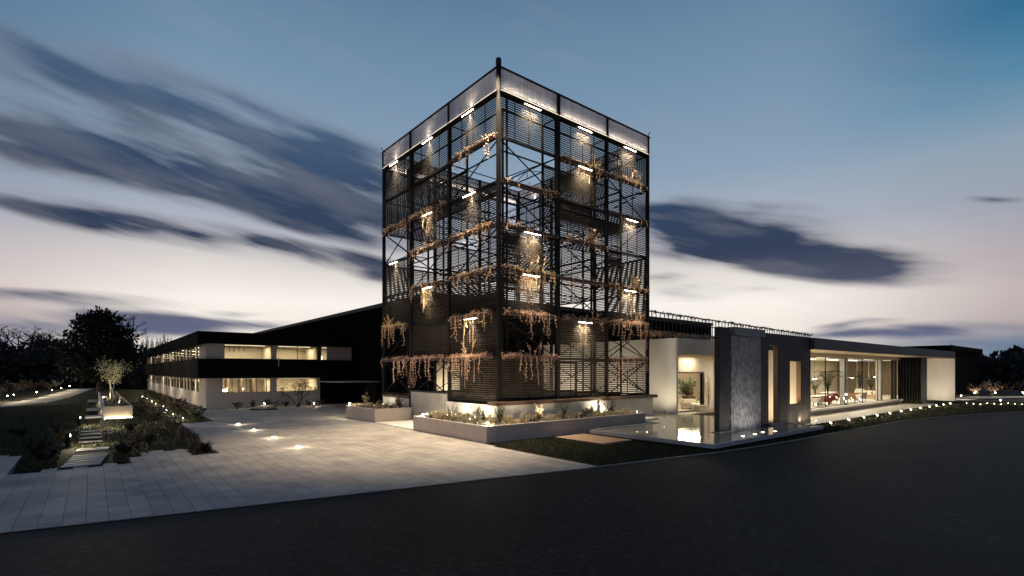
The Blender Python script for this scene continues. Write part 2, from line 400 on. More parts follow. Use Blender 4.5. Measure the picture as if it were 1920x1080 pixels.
def thing(name, label, cat, group=None, loc=(0, 0, 0), rz=0.):
    o = bpy.data.objects.new(name, None); COL.objects.link(o); o.location = loc; o.rotation_euler = (0, 0, rz); o.empty_display_size = .2
    return tag(o, label, cat, group)
def B(name, m, parent, *b, bev=0., kind=None):
    mb = MB(); mb.bbox(*b, bev) if bev else mb.box(*b)
    return mb.build(name, m, parent, kind)
def copy_tree(root, loc=None, rz=None, sc=None, label=None):
    r = root.copy(); COL.objects.link(r)
    if loc is not None: r.location = loc
    if rz is not None: r.rotation_euler = (0, 0, rz)
    if sc is not None: r.scale = (sc, sc, sc)
    if label: r['label'] = label
    for ch in list(root.children):
        c = ch.copy(); COL.objects.link(c); c.parent = r
        for g in list(ch.children):
            d = g.copy(); COL.objects.link(d); d.parent = c
    return r
def lamp(kind, loc, power, col=WARMW, parent=None, target=None, size=.05, spot=90, blend=.5, sy=None):
    d = bpy.data.lights.new(kind.lower() + '_light', kind); d.energy = power; d.color = col
    if kind == 'AREA':
        d.shape = 'RECTANGLE'; d.size = size; d.size_y = sy or size
    else: d.shadow_soft_size = size
    if kind == 'SPOT': d.spot_size = radians(spot); d.spot_blend = blend
    o = bpy.data.objects.new(kind.lower() + '_light', d); COL.objects.link(o); o.location = loc
    if target is not None: o.rotation_euler = (Vector(target) - Vector(loc)).to_track_quat('-Z', 'Y').to_euler()
    if parent:
        o.parent = parent
        o.matrix_parent_inverse = parent.matrix_basis.inverted()
    return o
def wall_grid(mb, axis, pos, thick, us, zs, holes):
    """wall with rectangular openings: us/zs span, holes as (u0,u1,z0,z1); axis 'x' runs along X at Y=pos.., 'y' along Y"""
    U = sorted({us[0], us[1], *[h[0] for h in holes], *[h[1] for h in holes]}); Z = sorted({zs[0], zs[1], *[h[2] for h in holes], *[h[3] for h in holes]})
    for a, b in zip(U, U[1:]):
        run = None
        for c, d in list(zip(Z, Z[1:])) + [(None, None)]:
            solid = c is not None and not any(h[0] <= (a + b) / 2 <= h[1] and h[2] <= (c + d) / 2 <= h[3] for h in holes)
            if solid: run = (run[0], d) if run else (c, d)
            elif run:
                if axis == 'x': mb.box(a, b, pos, pos + thick, *run)
                else: mb.box(pos, pos + thick, a, b, *run)
                run = None
    return mb
ORD = ['first', 'second', 'third', 'fourth', 'fifth', 'sixth', 'seventh', 'eighth', 'ninth', 'tenth', 'eleventh', 'twelfth', 'thirteenth', 'fourteenth', 'fifteenth', 'sixteenth']

# ================================================================ THE SETTING
def struct(o): o['kind'] = 'structure'; return o
# ground: one sheet to the horizon
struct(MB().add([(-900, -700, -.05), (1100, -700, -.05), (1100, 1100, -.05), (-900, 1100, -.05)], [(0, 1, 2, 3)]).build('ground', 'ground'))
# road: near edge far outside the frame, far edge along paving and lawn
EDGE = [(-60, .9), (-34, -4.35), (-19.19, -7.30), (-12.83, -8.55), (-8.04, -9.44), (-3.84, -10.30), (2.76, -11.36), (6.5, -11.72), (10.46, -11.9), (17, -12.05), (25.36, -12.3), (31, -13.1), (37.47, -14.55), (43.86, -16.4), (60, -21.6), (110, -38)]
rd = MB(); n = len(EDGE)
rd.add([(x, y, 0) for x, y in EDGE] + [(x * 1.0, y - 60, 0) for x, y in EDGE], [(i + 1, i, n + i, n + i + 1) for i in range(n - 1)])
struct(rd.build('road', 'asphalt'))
def edge_y(x):
    for (a, b), (c, d) in zip(EDGE, EDGE[1:]):
        if a <= x <= c: return b + (d - b) * (x - a) / (c - a)
    return EDGE[-1][1]
# flush kerb along the lawn edge
kb = MB(); kpts = [p for p in EDGE if p[0] > -3.5 and p[0] < 61]; kpts = [(-3.84, -10.30)] + kpts
for (a, b), (c, d) in zip(kpts, kpts[1:]):
    L_ = hypot(c - a, d - b); nx, ny = -(d - b) / L_ * .08, (c - a) / L_ * .08
    kb.prism([(a, b), (c, d), (c + nx, d + ny), (a + nx, b + ny)], -.02, .035)
struct(kb.build('kerb', 'cap_stone'))
# lawn in front of the tower, pool and pavilion
ln = MB(); lp = [p for p in EDGE if -3.5 < p[0] < 62]
top = [(9.9, -3.0), (19, -3.0), (19, -7), (60, -7), (62, -7)]
poly = [(-3.35, -3.0), (-3.45, -10.24)] + [(x, y + .1) for x, y in lp] + top[::-1]
ln.add([(x, y, .012) for x, y in poly], [tuple(range(len(poly)))])
struct(ln.build('lawn', 'lawn'))
# garden lawn on the far side of the paving
gl = MB()
gpoly = [(-19.7, 1.5), (-16.55, 1.5), (-16.55, 3.0), (-15.8, 3.0), (-15.8, 4.4), (-14.5, 4.4), (-14.5, 1.8), (-13.5, 1.8), (-13.35, 16.6), (-11.2, 17.6), (-10.9, 110), (-60, 110), (-60, 6.35), (-19.85, 6.35)]
gl.add([(x, y, .016) for x, y in gpoly], [tuple(range(len(gpoly)))])
struct(gl.build('garden_lawn', 'lawn'))

# ---- paving: every slab is a piece
def inpoly(x, y, P):
    c = False; j = len(P) - 1
    for i in range(len(P)):
        if (P[i][1] > y) != (P[j][1] > y) and x < (P[j][0] - P[i][0]) * (y - P[i][1]) / (P[j][1] - P[i][1]) + P[i][0]: c = not c
        j = i
    return c
PLAZA = [(-27, -5.8), (-19.19, -7.28), (-12.83, -8.53), (-8.04, -9.42), (-3.42, -10.3), (-3.32, -3.1), (-3.16, -3.1), (-3.16, 4.2), (-3.0, 4.2), (-3.0, 15.0), (-2.6, 15.0), (4.3, 15.0), (4.3, 31.0), (-11.0, 31.0), (-11.0, 17.8), (-13.3, 16.7), (-13.4, 1.65), (-14.6, 1.65), (-14.6, 4.25), (-15.9, 4.25), (-15.9, 2.85), (-16.65, 2.85), (-16.65, 1.35), (-19.75, 1.35), (-19.9, 6.3), (-27, 6.3)]
pz = MB(); pz.add([(x, y, .004) for x, y in PLAZA], [tuple(range(len(PLAZA)))])
plaza = struct(pz.build('plaza', 'joint'))
W = .42; pav = []; lens = (.62, .84, 1.05)
def halfclip(P, a, b, c):                                   # keep a*x + b*y >= c
    out = []
    for i in range(len(P)):
        p, q = P[i], P[(i + 1) % len(P)]; dp, dq = a * p[0] + b * p[1] - c, a * q[0] + b * q[1] - c
        if dp >= 0: out.append(p)
        if (dp >= 0) != (dq >= 0): t = dp / (dp - dq); out.append((p[0] + (q[0] - p[0]) * t, p[1] + (q[1] - p[1]) * t))
    return out
rp = random.Random(5)
x = -27.0
while x < 4.3:
    y = -11. + rp.uniform(0, .8)
    while y < 31:
        l = rp.choice(lens); cx, cy = x + W / 2, y + l / 2
        mode = None
        cs = [(x + .02, y + .02), (x + W - .02, y + .02), (x + W - .02, y + l - .02), (x + .02, y + l - .02)]
        ins = [inpoly(a, b, PLAZA) for a, b in cs]
        if all(ins): mode = 'full'
        elif any(ins) and cy < -4 and x < -3.3: mode = 'clip'
        elif any(ins): mode = 'part'
        if mode: pav.append((cx, cy, l, mode))
        y += l
    x += W
def view_size(x, y):
    X, Y = x - CAMX, y - CAMY; Zd = X * .6327 + Y * .7743; u = U0 + F * (X * .7745 - Y * .6329) / max(Zd, .1)
    return (Zd if -60 < u < 1980 else 1e3 + Zd)
pav.sort(key=lambda q: view_size(q[0], q[1]))
pm = {}
for l in lens:
    pm[l] = MB().bbox(-W / 2 + .004, W / 2 - .004, -l / 2 + .004, l / 2 - .004, -.02, 0, .004).mesh('paver', 'paver')
rest = MB(); ncount = 0
for cx, cy, l, mode in pav:
    h = .026 + rp.uniform(-.0016, .0016)
    if mode == 'full' and ncount < 290:
        inst('paver', pm[l], plaza, (cx, cy, h)); ncount += 1
    else:
        P = [(cx - W / 2 + .006, cy - l / 2 + .006), (cx + W / 2 - .006, cy - l / 2 + .006), (cx + W / 2 - .006, cy + l / 2 - .006), (cx - W / 2 + .006, cy + l / 2 - .006)]
        if mode == 'clip':
            xm = cx; sl = (edge_y(xm + .5) - edge_y(xm - .5)); P = halfclip(P, -sl, 1, edge_y(xm) - sl * xm + .015)
            P = halfclip(P, -1, 0, 3.42)
        elif mode == 'part':
            xs = [p[0] for p in P]; 
            if cx > -3.6 and cx < -2.9: P = halfclip(P, -1, 0, 3.17 if cy < 4.2 else 3.01)
            elif not inpoly(cx, cy, PLAZA): continue
        if len(P) > 2: rest.prism(P, .006, h)
o = rest.build('paver', 'paver', plaza, 'stuff')
# light threshold slab between the two planters
struct(B('threshold_slab', 'white_render', None, -3.0, -.05, 4.22, 9.64, .0, .055, bev=.008))

# ---- grass blades (nobody could count them)
gr = MB()
def blades(n, fx, size):
    k = 0
    while k < n:
        p = fx()
        if not p: continue
        x, y = p; a = R.uniform(0, 2 * pi); h = size * R.uniform(.5, 1.3); w = .02 * size / .06
        lx, ly = R.uniform(-.6, .6) * h, R.uniform(-.6, .6) * h
        gr.add([(x - cos(a) * w, y - sin(a) * w, .01), (x + cos(a) * w, y + sin(a) * w, .01), (x + lx, y + ly, .01 + h)], [(0, 1, 2)]); k += 1
def f_front():
    x = R.uniform(-3.3, 18); y = R.uniform(-12, -3.1)
    if y < edge_y(x) + .16 or (3.1 < x and y > -11.1 and x < 15.3): return None
    if .9 < x < 3.2 and -6.9 < y < -3.4: return None
    return x, y
def f_right():
    x = R.uniform(15.3, 60); y = R.uniform(-19, -9.45)
    return (x, y) if y > edge_y(x) + .16 else None
def f_left():
    d = R.random() ** 1.6
    y = 1.6 + d * 45; x = R.uniform(-32, -11.3)
    if not inpoly(x, y, gpoly): return None
    if -17.1 < x < -15.2 and y > 24.2: return None
    if -18.65 < x < -17.0 and y < 7.2: return None
    if -18.2 < x < -17.2 and 9.4 < y < 15.6: return None
    return x, y
blades(22000, f_front, .06); blades(16000, f_right, .09); blades(42000, f_left, .085)
o = gr.build('grass', 'grass', None, 'stuff')

# ---- hills round the site
def ridge(az, d):
    """height of the land at a bearing (degrees, 0 = straight ahead of the photograph) and distance"""
    base = 3.4 + 2.0 * sin(az * .13 + 1) + 2.0 * sin(az * .31) + 1.2 * sin(az * .77 + 2)
    if az < -25: base += 2
    return base
hl = MB(); NA, ND = 150, 9
ds = [130, 150, 175, 205, 240, 290, 360, 470, 640]
for i in range(NA + 1):
    a = -70 + i * 140 / NA; th = radians(50.7463 - a)
    for k, d in enumerate(ds):
        t = k / (ND - 1)
        h = -.5 + (ridge(a, d) + 6.5 * t) * (1 - (1 - min(1, t * 2.2)) ** 2)
        hl.v.append((CAMX + cos(th) * d, CAMY + sin(th) * d, h))
for i in range(NA):
    for k in range(ND - 1):
        q = i * ND + k; hl.f.append((q, q + ND, q + ND + 1, q + 1))
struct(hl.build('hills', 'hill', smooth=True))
def at(u, dist, h=0.):
    """ground point at a photo column and a depth"""
    X = (u - U0) / F * dist
    return (CAMX + X * .7745 + dist * .6327, CAMY - X * .6329 + dist * .7743, h)
# far wood on the slopes, reads as one mass
wd = MB()
for lo, hi, n, top in ((-160, 330, 300, 640), (1690, 2080, 260, 652)):
    for _ in range(n):
        u = R.uniform(lo, hi); d = R.uniform(100, 190)
        vt = top + R.uniform(4, 40) + (14 * sin(u * .05) if lo < 0 else 10 * sin(u * .045))
        if lo < 0: vt += max(0, (u - 100) / 230) * 16
        if lo > 0: vt += max(0, 1870 - u) * .05
        z = max(2.5, HCAM + (V0 - vt) / F * d)
        c = at(u, d); r = R.uniform(2.2, 4.2)
        wd.cloud((c[0], c[1], z - r * .8), (r, r, r * .9), 42, 1.3, .2, .7)
        if R.random() < .5: wd.cloud((c[0] + R.uniform(-3, 3), c[1], max(1, z - r * 2.2)), (r * 1.2, r * 1.2, r), 24, 1.7, .2, .8)
for a0, a1, n in ((-54, -22, 330), (22, 54, 300)):
    for _ in range(n):
        a = R.uniform(a0, a1); d = R.choice((230, 270, 310, 350, 380)) + R.uniform(-25, 25); th = radians(50.7463 - a); k = 0
        while k < ND - 2 and ds[k + 1] < d: k += 1
        t = (k + (d - ds[k]) / (ds[k + 1] - ds[k])) / (ND - 1); h = -.5 + (ridge(a, d) + 6.5 * t) * (1 - (1 - min(1, t * 2.2)) ** 2); r = R.uniform(1.4, 3.0)
        wd.cloud((CAMX + cos(th) * d, CAMY + sin(th) * d, h - r * R.uniform(.6, 1.1) - 1.0), (r, r, r * R.uniform(.7, 1.2)), 34, 1.2, .2, .75)
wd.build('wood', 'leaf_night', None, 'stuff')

# gravel path through the garden and the one behind the pavilion
def strip(name, pts, w, m, z=.03):
    mb = MB(); L0 = []
    for i, (x, y) in enumerate(pts):
        a = pts[max(i - 1, 0)]; b = pts[min(i + 1, len(pts) - 1)]; d = Vector((b[0] - a[0], b[1] - a[1])).normalized()
        L0 += [(x - d.y * w / 2, y + d.x * w / 2, z), (x + d.y * w / 2, y - d.x * w / 2, z)]
    mb.add(L0, [(2 * i, 2 * i + 1, 2 * i + 3, 2 * i + 2) for i in range(len(pts) - 1)])
    return struct(mb.build(name, m))
lpts = [at(-60, 52)[:2], at(0, 50)[:2], at(50, 55)[:2], at(100, 66)[:2], at(135, 84)[:2], at(170, 112)[:2], at(205, 170)[:2]]
strip('garden_path', lpts, 3.2, 'gravel')
rpts = [(60.5, -8.6), (66, -8.8), (74, -11.5), (86, -17), (100, -24)]
strip('gravel_path', rpts, 3.0, 'gravel')

def ux(u, y):
    """X of the sight line through photo column u where it crosses Y = y (used once to lay things out in plan)"""
    k = (u - U0) / F; return CAMX + (k * .7745 + .6327) / (-k * .6329 + .7743) * (y - CAMY)

# ================================================================ TOWER
BX = [0, 4.58, 9.18, 13.73]; BY = [0, 5.10, 10.13, 14.61]
LV = [1.80 + 2.477 * k for k in range(8)]; ZT = 20.54
tower = thing('trellis_tower', 'tall dark steel trellis tower with slatted screens, strip lights and a pale translucent crown', 'tower')
CW = .2
def col(x, y, w=CW, z0=0., z1=ZT - .03):
    return B('column', 'dark_steel', tower, x - w / 2, x + w / 2, y - w / 2, y + w / 2, z0, z1)
for x in BX:
    for y in BY:
        if x in (BX[0], BX[3]) or y in (BY[0], BY[3]):
            col(x, y, .26 if (x, y) in ((0, BY[2]), (BX[1], 0)) else CW)
IN = 1.35                                                    # the inner ring of lighter posts
ix = [IN, BX[1], BX[2], BX[3] - IN]; iy = [IN, BY[1], BY[2], BY[3] - IN]
for x in ix:
    for y in iy:
        if x in (ix[0], ix[3]) or y in (iy[0], iy[3]): col(x, y, .11, 1.8, LV[7])
B('column', 'dark_steel', tower, .59, .69, .02, .12, 1.8, LV[7] - .1)
# edge beams, inner ring beams and ties at every level
for k in range(8):
    z = LV[k]
    for y in (BY[0], BY[3]):
        for a, b in zip(BX, BX[1:]): MBb = B('beam', 'dark_steel', tower, a + CW / 2 + .002, b - CW / 2 - .002, y - .05, y + .05, z - .09, z + .03)
    for x in (BX[0], BX[3]):
        for a, b in zip(BY, BY[1:]): B('beam', 'dark_steel', tower, x - .05, x + .05, a + CW / 2 + .002, b - CW / 2 - .002, z - .09, z + .03)
    mb = MB()
    for y in (iy[0], iy[3]): mb.box(ix[0] + .06, ix[3] - .06, y - .03, y + .03, z - .07, z + .01)
    for x in (ix[0], ix[3]): mb.box(x - .03, x + .03, iy[0] + .06, iy[3] - .06, z - .07, z + .01)
    mb.build('ring_beam', 'dark_steel', tower)
    for x in BX[1:3]:
        for a, b in ((.06, IN - .04), (BY[3] - IN + .04, BY[3] - .06)): B('tie_beam', 'dark_steel', tower, x - .03, x + .03, a, b, z - .06, z)
    for y in BY[1:3]:
        for a, b in ((.06, IN - .04), (BX[3] - IN + .04, BX[3] - .06)): B('tie_beam', 'dark_steel', tower, a, b, y - .03, y + .03, z - .06, z)
# lattice trusses across the inside
def truss(p, q, h):
    mb = MB(); p, q = Vector(p), Vector(q); n = 8; up = Vector((0, 0, h))
    mb.bar(p, q, .06); mb.bar(p + up, q + up, .06)
    for i in range(n):
        a = p + (q - p) * i / n; b = p + (q - p) * (i + 1) / n
        mb.bar(a + (up if i % 2 else Vector()), b + (Vector() if i % 2 else up), .035); mb.bar(a, a + up, .03)
    mb.build('truss', 'dark_steel', tower)
for k in (6, 4, 2):
    for x in BX[1:3]: truss((x, IN, LV[k] - .5), (x, BY[3] - IN, LV[k] - .5), .5)
for k in (5, 3):
    for y in BY[1:3]: truss((IN, y, LV[k] - .5), (BX[3] - IN, y, LV[k] - .5), .5)
# cross bracing in open bays
def P_(face, t, z, off=0.):
    return {'L': (off, t, z), 'R': (t, off, z), 'BL': (t, BY[3] - off, z), 'BR': (BX[3] - off, t, z)}[face]
def seg(face, b):
    A = BY if face in ('L', 'BR') else BX
    return A[b], A[b + 1]
def brace(face, b, k, off=0.):
    t0, t1 = seg(face, b); mb = MB()
    mb.bar(P_(face, t0 + .1, LV[k] + .05, off), P_(face, t1 - .1, LV[k + 1] - .1, off), .055)
    mb.bar(P_(face, t0 + .1, LV[k + 1] - .1, off + .06), P_(face, t1 - .1, LV[k] + .05, off + .06), .055)
    mb.build('cross_brace', 'dark_steel', tower)
# slatted screens: a frame of thin uprights with horizontal slats
nslat = 0
def screen(face, b, k, off=.0, single=False, drop=0., u=(0, 1)):
    global nslat
    t0, t1 = seg(face, b); t0, t1 = t0 + .12, t1 - .12
    t0, t1 = t0 + (t1 - t0) * u[0], t0 + (t1 - t0) * u[1]
    z0, z1 = LV[k] + .05, LV[k + 1] - .12
    fr = MB(); nu = max(2, round((t1 - t0) / 1.15) + 1); fr.bar(P_(face, t0, z1 + .02, off + .035), P_(face, t1, z1 + .02, off + .035), .045, .04)
    f = fr.build('slat_screen', 'dark_steel', tower)
    for i in range(nu):
        t = t0 + (t1 - t0) * i / (nu - 1)
        p = P_(face, t, z0, off + .035); q = P_(face, t, z1, off + .035); up_ = MB(); up_.bar(p, q, .045); up_.build('upright', 'dark_steel', f)
    st = MB(); z = z0 + .02; i = 0
    while z < z1 - .05:
        if R.random() >= drop:
            a = P_(face, t0, z, off - .004); c = P_(face, t1, z + .074, off + .012)
            bx = (min(a[0], c[0]), max(a[0], c[0]), min(a[1], c[1]), max(a[1], c[1]), z, z + .074)
            if single and nslat < 290: B('slat', 'slat_wood', f, *bx); nslat += 1
            else: st.box(*bx)
        z += .128
    if st.f: st.build('slat', 'slat_wood', f, 'stuff')
SL = {('R', 0): [6, 3, 2, 0], ('L', 0): [6, 4, 2, 1, 0], ('R', 1): [6, 5, 4, 1, 0], ('L', 1): [6, 5, 4, 2, 1], ('R', 2): [6, 4, 3, 2, 0], ('L', 2): [6, 5, 3, 2]}
BRC = {('R', 0): [5, 4, 1], ('L', 0): [5, 3], ('R', 1): [3, 2], ('L', 1): [3, 0], ('R', 2): [5, 1, 0], ('L', 2): [4, 1, 0]}
for key, ks in SL.items():
    for k in ks: screen(key[0], key[1], k, single=(key[1] == 0))
for key, ks in BRC.items():
    for k in ks: brace(key[0], key[1], k)
# second, inner layer of screens behind part of the bays, and the two far faces
INN = {('R', 0): [3, 2], ('R', 1): [5, 4], ('R', 2): [4, 3], ('L', 0): [2], ('L', 1): [5, 1], ('L', 2): [6]}
for key, ks in INN.items():
    for k in ks:
        t0, t1 = seg(*key); lo = IN + .1 if key[1] == 0 else t0
        screen(key[0], key[1], k, IN, u=((max(0, lo - t0)) / (t1 - t0), 1 if key[1] < 2 else 1 - IN / (t1 - t0)))
for face, b, ks in (('BL', 0, [6, 5, 3, 2]), ('BL', 1, [6, 4, 3]), ('BL', 2, [5, 4, 2]), ('BR', 0, [6, 5, 3, 2]), ('BR', 1, [6, 4, 3]), ('BR', 2, [6, 4, 2])):
    for k in ks: screen(face, b, k)
    for k in range(7):
        if k not in ks: brace(face, b, k)
# planting ledges: narrow steel troughs on brackets
LED = {('L', 0): [6, 4, 3, 2, 1], ('L', 1): [5, 4, 3, 1], ('L', 2): [5, 2, 1], ('R', 0): [5, 4, 3, 2, 1], ('R', 1): [6, 4, 3, 2], ('R', 2): [6, 5, 3, 2, 1]}
for (f, b), ks in LED.items():
    t0, t1 = seg(f, b)
    for k in ks:
        mb = MB(); z = LV[k]
        a = P_(f, t0 + .13, z, -.27); c = P_(f, t1 - .13, z, -.055)
        x0, x1, y0, y1 = min(a[0], c[0]), max(a[0], c[0]), min(a[1], c[1]), max(a[1], c[1])
        mb.box(x0, x1, y0, y1, z - .10, z - .07)
        if f == 'R': mb.box(x0, x1, y0 - .015, y0, z - .10, z + .06); mb.box(x0, x1, y1, y1 + .004, z - .07, z + .06)
        else: mb.box(x0 - .015, x0, y0, y1, z - .10, z + .06); mb.box(x1, x1 + .004, y0, y1, z - .07, z + .06)
        mb.build('ledge', 'rust_trim', tower)
# strip lights hung under ledges and under the crown
STRIP = {('L', 0): [(7, .55), (5, .52), (2, .50)], ('L', 1): [(7, .50), (5, .50), (3, .50)], ('L', 2): [(7, .55), (4, .55)],
         ('R', 0): [(7, .52), (4, .52), (3, .5)], ('R', 1): [(7, .50), (6, .50), (2, .5)], ('R', 2): [(7, .50), (5, .55), (3, .50)]}
for (f, b), ks in STRIP.items():
    t0, t1 = seg(f, b)
    for k, u in ks:
        t = t0 + (t1 - t0) * u; z = LV[k] - .16; hl_ = .62
        h = MB(); h.bar(P_(f, t - hl_ - .05, z + .035, -.2), P_(f, t + hl_ + .05, z + .035, -.2), .07, .05)
        h = h.build('strip_light', 'black_metal', tower)
        g = MB(); g.bar(P_(f, t - hl_, z - .01, -.2), P_(f, t + hl_, z - .01, -.2), .034, .026); g.build('tube', 'led', h)
        p = P_(f, t, z - .06, -.2); tg = P_(f, t, z - 3, .25)
        l = lamp('AREA', p, 110 if k == 7 else 120, WARMW, tower, tg, size=1.1, sy=.04)
        l.data.spread = radians(95)
        if f == 'L': l.rotation_euler.rotate_axis('Z', radians(90))
# crown: translucent panels in a dark frame, LED line along the foot inside
for f in ('L', 'R', 'BL', 'BR'):
    for b in range(3):
        t0, t1 = seg(f, b); mb = MB()
        a = P_(f, t0 + .11, LV[7] + .06, -.09 if f in 'LR' else -.06); c = P_(f, t1 - .11, ZT - .09, -.075 if f in 'LR' else -.045)
        mb.box(min(a[0], c[0]), max(a[0], c[0]), min(a[1], c[1]), max(a[1], c[1]), a[2], c[2])
        p = mb.build('crown_panel', 'polycarbonate', tower)
        fr = MB(); fr.bar(P_(f, t0 - .12, ZT - .04, -.1), P_(f, t1 + .12, ZT - .04, -.1), .1, .09); fr.bar(P_(f, t0, LV[7] + .02, -.12), P_(f, t1, LV[7] + .02, -.12), .07, .07)
        for t in (t0,) + ((t1,) if b == 2 else ()): fr.bar(P_(f, t, LV[7] + .05, -.12), P_(f, t, ZT - .08, -.12), .06)
        fr.bar(P_(f, t0 + .1, LV[7] + .95, .0), P_(f, t1 - .1, LV[7] + .95, .0), .04)
        fr.bar(P_(f, t0 + .1, LV[7] + .15, .06), P_(f, (t0 + t1) / 2, ZT - .15, .06), .035); fr.bar(P_(f, (t0 + t1) / 2, ZT - .15, .06), P_(f, t1 - .1, LV[7] + .15, .06), .035)
        fr.build('crown_frame', 'dark_steel', tower)
        ld = MB(); ld.bar(P_(f, t0 + .15, LV[7] + .13, .05), P_(f, t1 - .15, LV[7] + .13, .05), .045, .045)
        if f in 'LR': ld.bar(P_(f, t0 + .06, LV[7] + .075, -.135), P_(f, t1 - .06, LV[7] + .075, -.135), .022, .026); ld.build('led_line', 'led_line', tower)
        m_ = P_(f, (t0 + t1) / 2, LV[7] + .18, .06)
        l = lamp('AREA', m_, 42, WARMW, tower, P_(f, (t0 + t1) / 2, LV[7] + 3, -.45), size=t1 - t0 - .3, sy=.04)
        if f in ('L', 'BR'): l.rotation_euler.rotate_axis('Z', radians(90))
for x, y, sx_, sy_ in ((-.05, -.05, 0, 0), (0, BY[3], -.18, .1), (BX[3], 0, .1, -.15)):
    mb = MB()
    if sx_ == 0: mb.bbox(-.16, .08, -.16, .08, ZT + .01, ZT + .44, .02)
    else: mb.bar((x, y, ZT), (x + sx_, y + sy_, ZT + .36), .05)
    mb.build('floodlight', 'black_metal', tower)
lamp('SPOT', (-.35, -.35, ZT + .2), 33000, (1., .79, .55), tower, (-4.4, .6, 0), .12, 58, 1.)
# base: rendered plinth, wooden sill, dark door, floor
pl = MB()
pl.box(-.32, 13.95, -.30, -.12, 0, 1.56)                      # front wall
pl.box(-.32, -.14, -.118, 5.0, 0, 1.56)                       # side wall
pl.build('plinth', 'white_render', tower)
B('plinth', 'concrete', tower, -.14, .20, 5.26, 9.97, 0, 2.02)
B('plinth', 'white_render', tower, -.13, .12, 10.28, 14.5, 0, 1.50)
B('sill', 'ledge_wood', tower, -.55, 14.25, -.52, .32, 1.562, 1.765, bev=.015)
B('sill', 'ledge_wood', tower, -.22, .3, 10.28, 14.5, 1.502, 1.66, bev=.01)
B('sill', 'black_metal', tower, -.2, .3, 5.24, 9.99, 2.022, 2.10)
B('floor', 'rust_trim', tower, .35, 13.5, .35, 14.3, 1.5, 1.70)
dr = B('door_frame', 'dark_steel', tower, 5.0, 5.14, .36, .48, 1.8, 4.1); B('door_frame', 'dark_steel', tower, 6.6, 6.74, .36, .48, 1.8, 4.1); B('door_frame', 'dark_steel', tower, 5.14, 6.6, .36, .48, 3.98, 4.1)

# ---- dry climbers hanging over the ledges: each a thing
def vines(f, b, k, dens=1., bush=0., mcol='vine_dry', u=(0.03, .97), long=1., pale=0):
    t0, t1 = seg(f, b); t0, t1 = t0 + .15, t1 - .15
    t0, t1 = t0 + (t1 - t0) * u[0], t0 + (t1 - t0) * u[1]; z = LV[k]
    mb = MB(); W_ = t1 - t0
    gap = R.uniform(t0, t1)
    mb.tube([P_(f, t0 + W_ * i / 12, z + R.uniform(.05, .12), -R.uniform(.12, .26)) for i in range(13)], .013, 4)
    for _ in range(int(W_ * 21 * dens)):                      # tangle lying on the trough
        t = R.uniform(t0, t1)
        if abs(t - gap) < .5 and R.random() < .75: continue
        p = P_(f, t, z + R.uniform(-.06, .18), -R.uniform(.05, .32)); q = P_(f, t + R.uniform(-.4, .4), z + R.uniform(-.14, .26), -R.uniform(.05, .4))
        mid = (Vector(p) + Vector(q)) / 2 + Vector((0, 0, R.uniform(.0, .12)))
        mb.tube([p, mid, q], .010, 3)
        for _ in range(3): mb.leaf(mid + Vector((R.uniform(-.12, .12), R.uniform(-.12, .12), R.uniform(-.1, .1))), (R.uniform(-1, 1), R.uniform(-1, 1), R.uniform(-1, .6)), R.uniform(.07, .15), .05)
    nst = max(3, int(W_ * 2.6 * dens))
    for _ in range(nst):                                      # hanging strands
        t = R.uniform(t0, t1); L_ = R.choice((.25, .4, .5, .7, .9, 1.2, 1.6)) * long * R.uniform(.8, 1.2); off = -R.uniform(.2, .36)
        pts = [P_(f, t + R.uniform(-.1, .1), z + .06, off + .1), P_(f, t, z + .02, off - .06)]
        m = max(2, int(L_ / .18)); tt = t
        for i in range(1, m + 1): tt += R.uniform(-.05, .05); pts.append(P_(f, tt, z + .02 - L_ * i / m, off - R.uniform(.02, .1)))
        mb.tube(pts, [.019] * 2 + [.019 * (1 - .6 * i / m) for i in range(1, m + 1)], 4)
        for i in range(2, len(pts)):
            for _ in range(3): mb.leaf(pts[i], (R.uniform(-1, 1), R.uniform(-1, 1), R.uniform(-1.2, .2)), R.uniform(.07, .16), .055)
        if R.random() < .45:
            e = pts[len(pts) // 2]; mb.tube([e, (e[0] + R.uniform(-.15, .15), e[1] + R.uniform(-.15, .15), e[2] - .3), (e[0] + R.uniform(-.3, .3), e[1] + R.uniform(-.2, .2), e[2] - .25 * L_ - .3)], .012, 3)
    for _ in range(pale):                                     # long pale strands that hang through the lamp light
        t = (t0 + t1) / 2 + R.uniform(-.62, .62); L_ = R.uniform(.9, 1.9); off = -R.uniform(.24, .4); tt = t; m = 9; pts = [P_(f, t, z + .05, off + .1)]
        for i in range(m + 1): tt += R.uniform(-.025, .025); pts.append(P_(f, tt, z - L_ * i / m, off))
        mb.tube(pts, .02, 4)
        for p in pts:
            for _ in range(2): mb.leaf(p, (R.uniform(-1, 1), R.uniform(-1, 1), R.uniform(-1.4, 0)), R.uniform(.06, .12), .04)
    for _ in range(int(bush * 26)):                           # upright twiggy growth
        c = t0 + W_ * (.7 if b else .6); t = c + R.gauss(0, .35); p = P_(f, t, z, -.18); q = P_(f, t + R.uniform(-.45, .45), z + R.uniform(.4, 1.15), -R.uniform(-.1, .5))
        mid = (Vector(p) + Vector(q)) / 2 + Vector((R.uniform(-.1, .1), R.uniform(-.1, .1), .1)); mb.tube([p, mid, q], [.014, .010, .005], 3)
        for i in range(8): mb.leaf(mid.lerp(Vector(q), R.random()), (R.uniform(-1, 1), R.uniform(-1, 1), R.uniform(-.6, 1)), R.uniform(.06, .13), .05)
    return mb.build('hanging_plant', mcol)
bayn = {0: 'bay nearest the front corner', 1: 'middle bay', 2: 'bay farthest from the corner'}
fn = {'L': 'office-side face', 'R': 'pavilion-side face'}
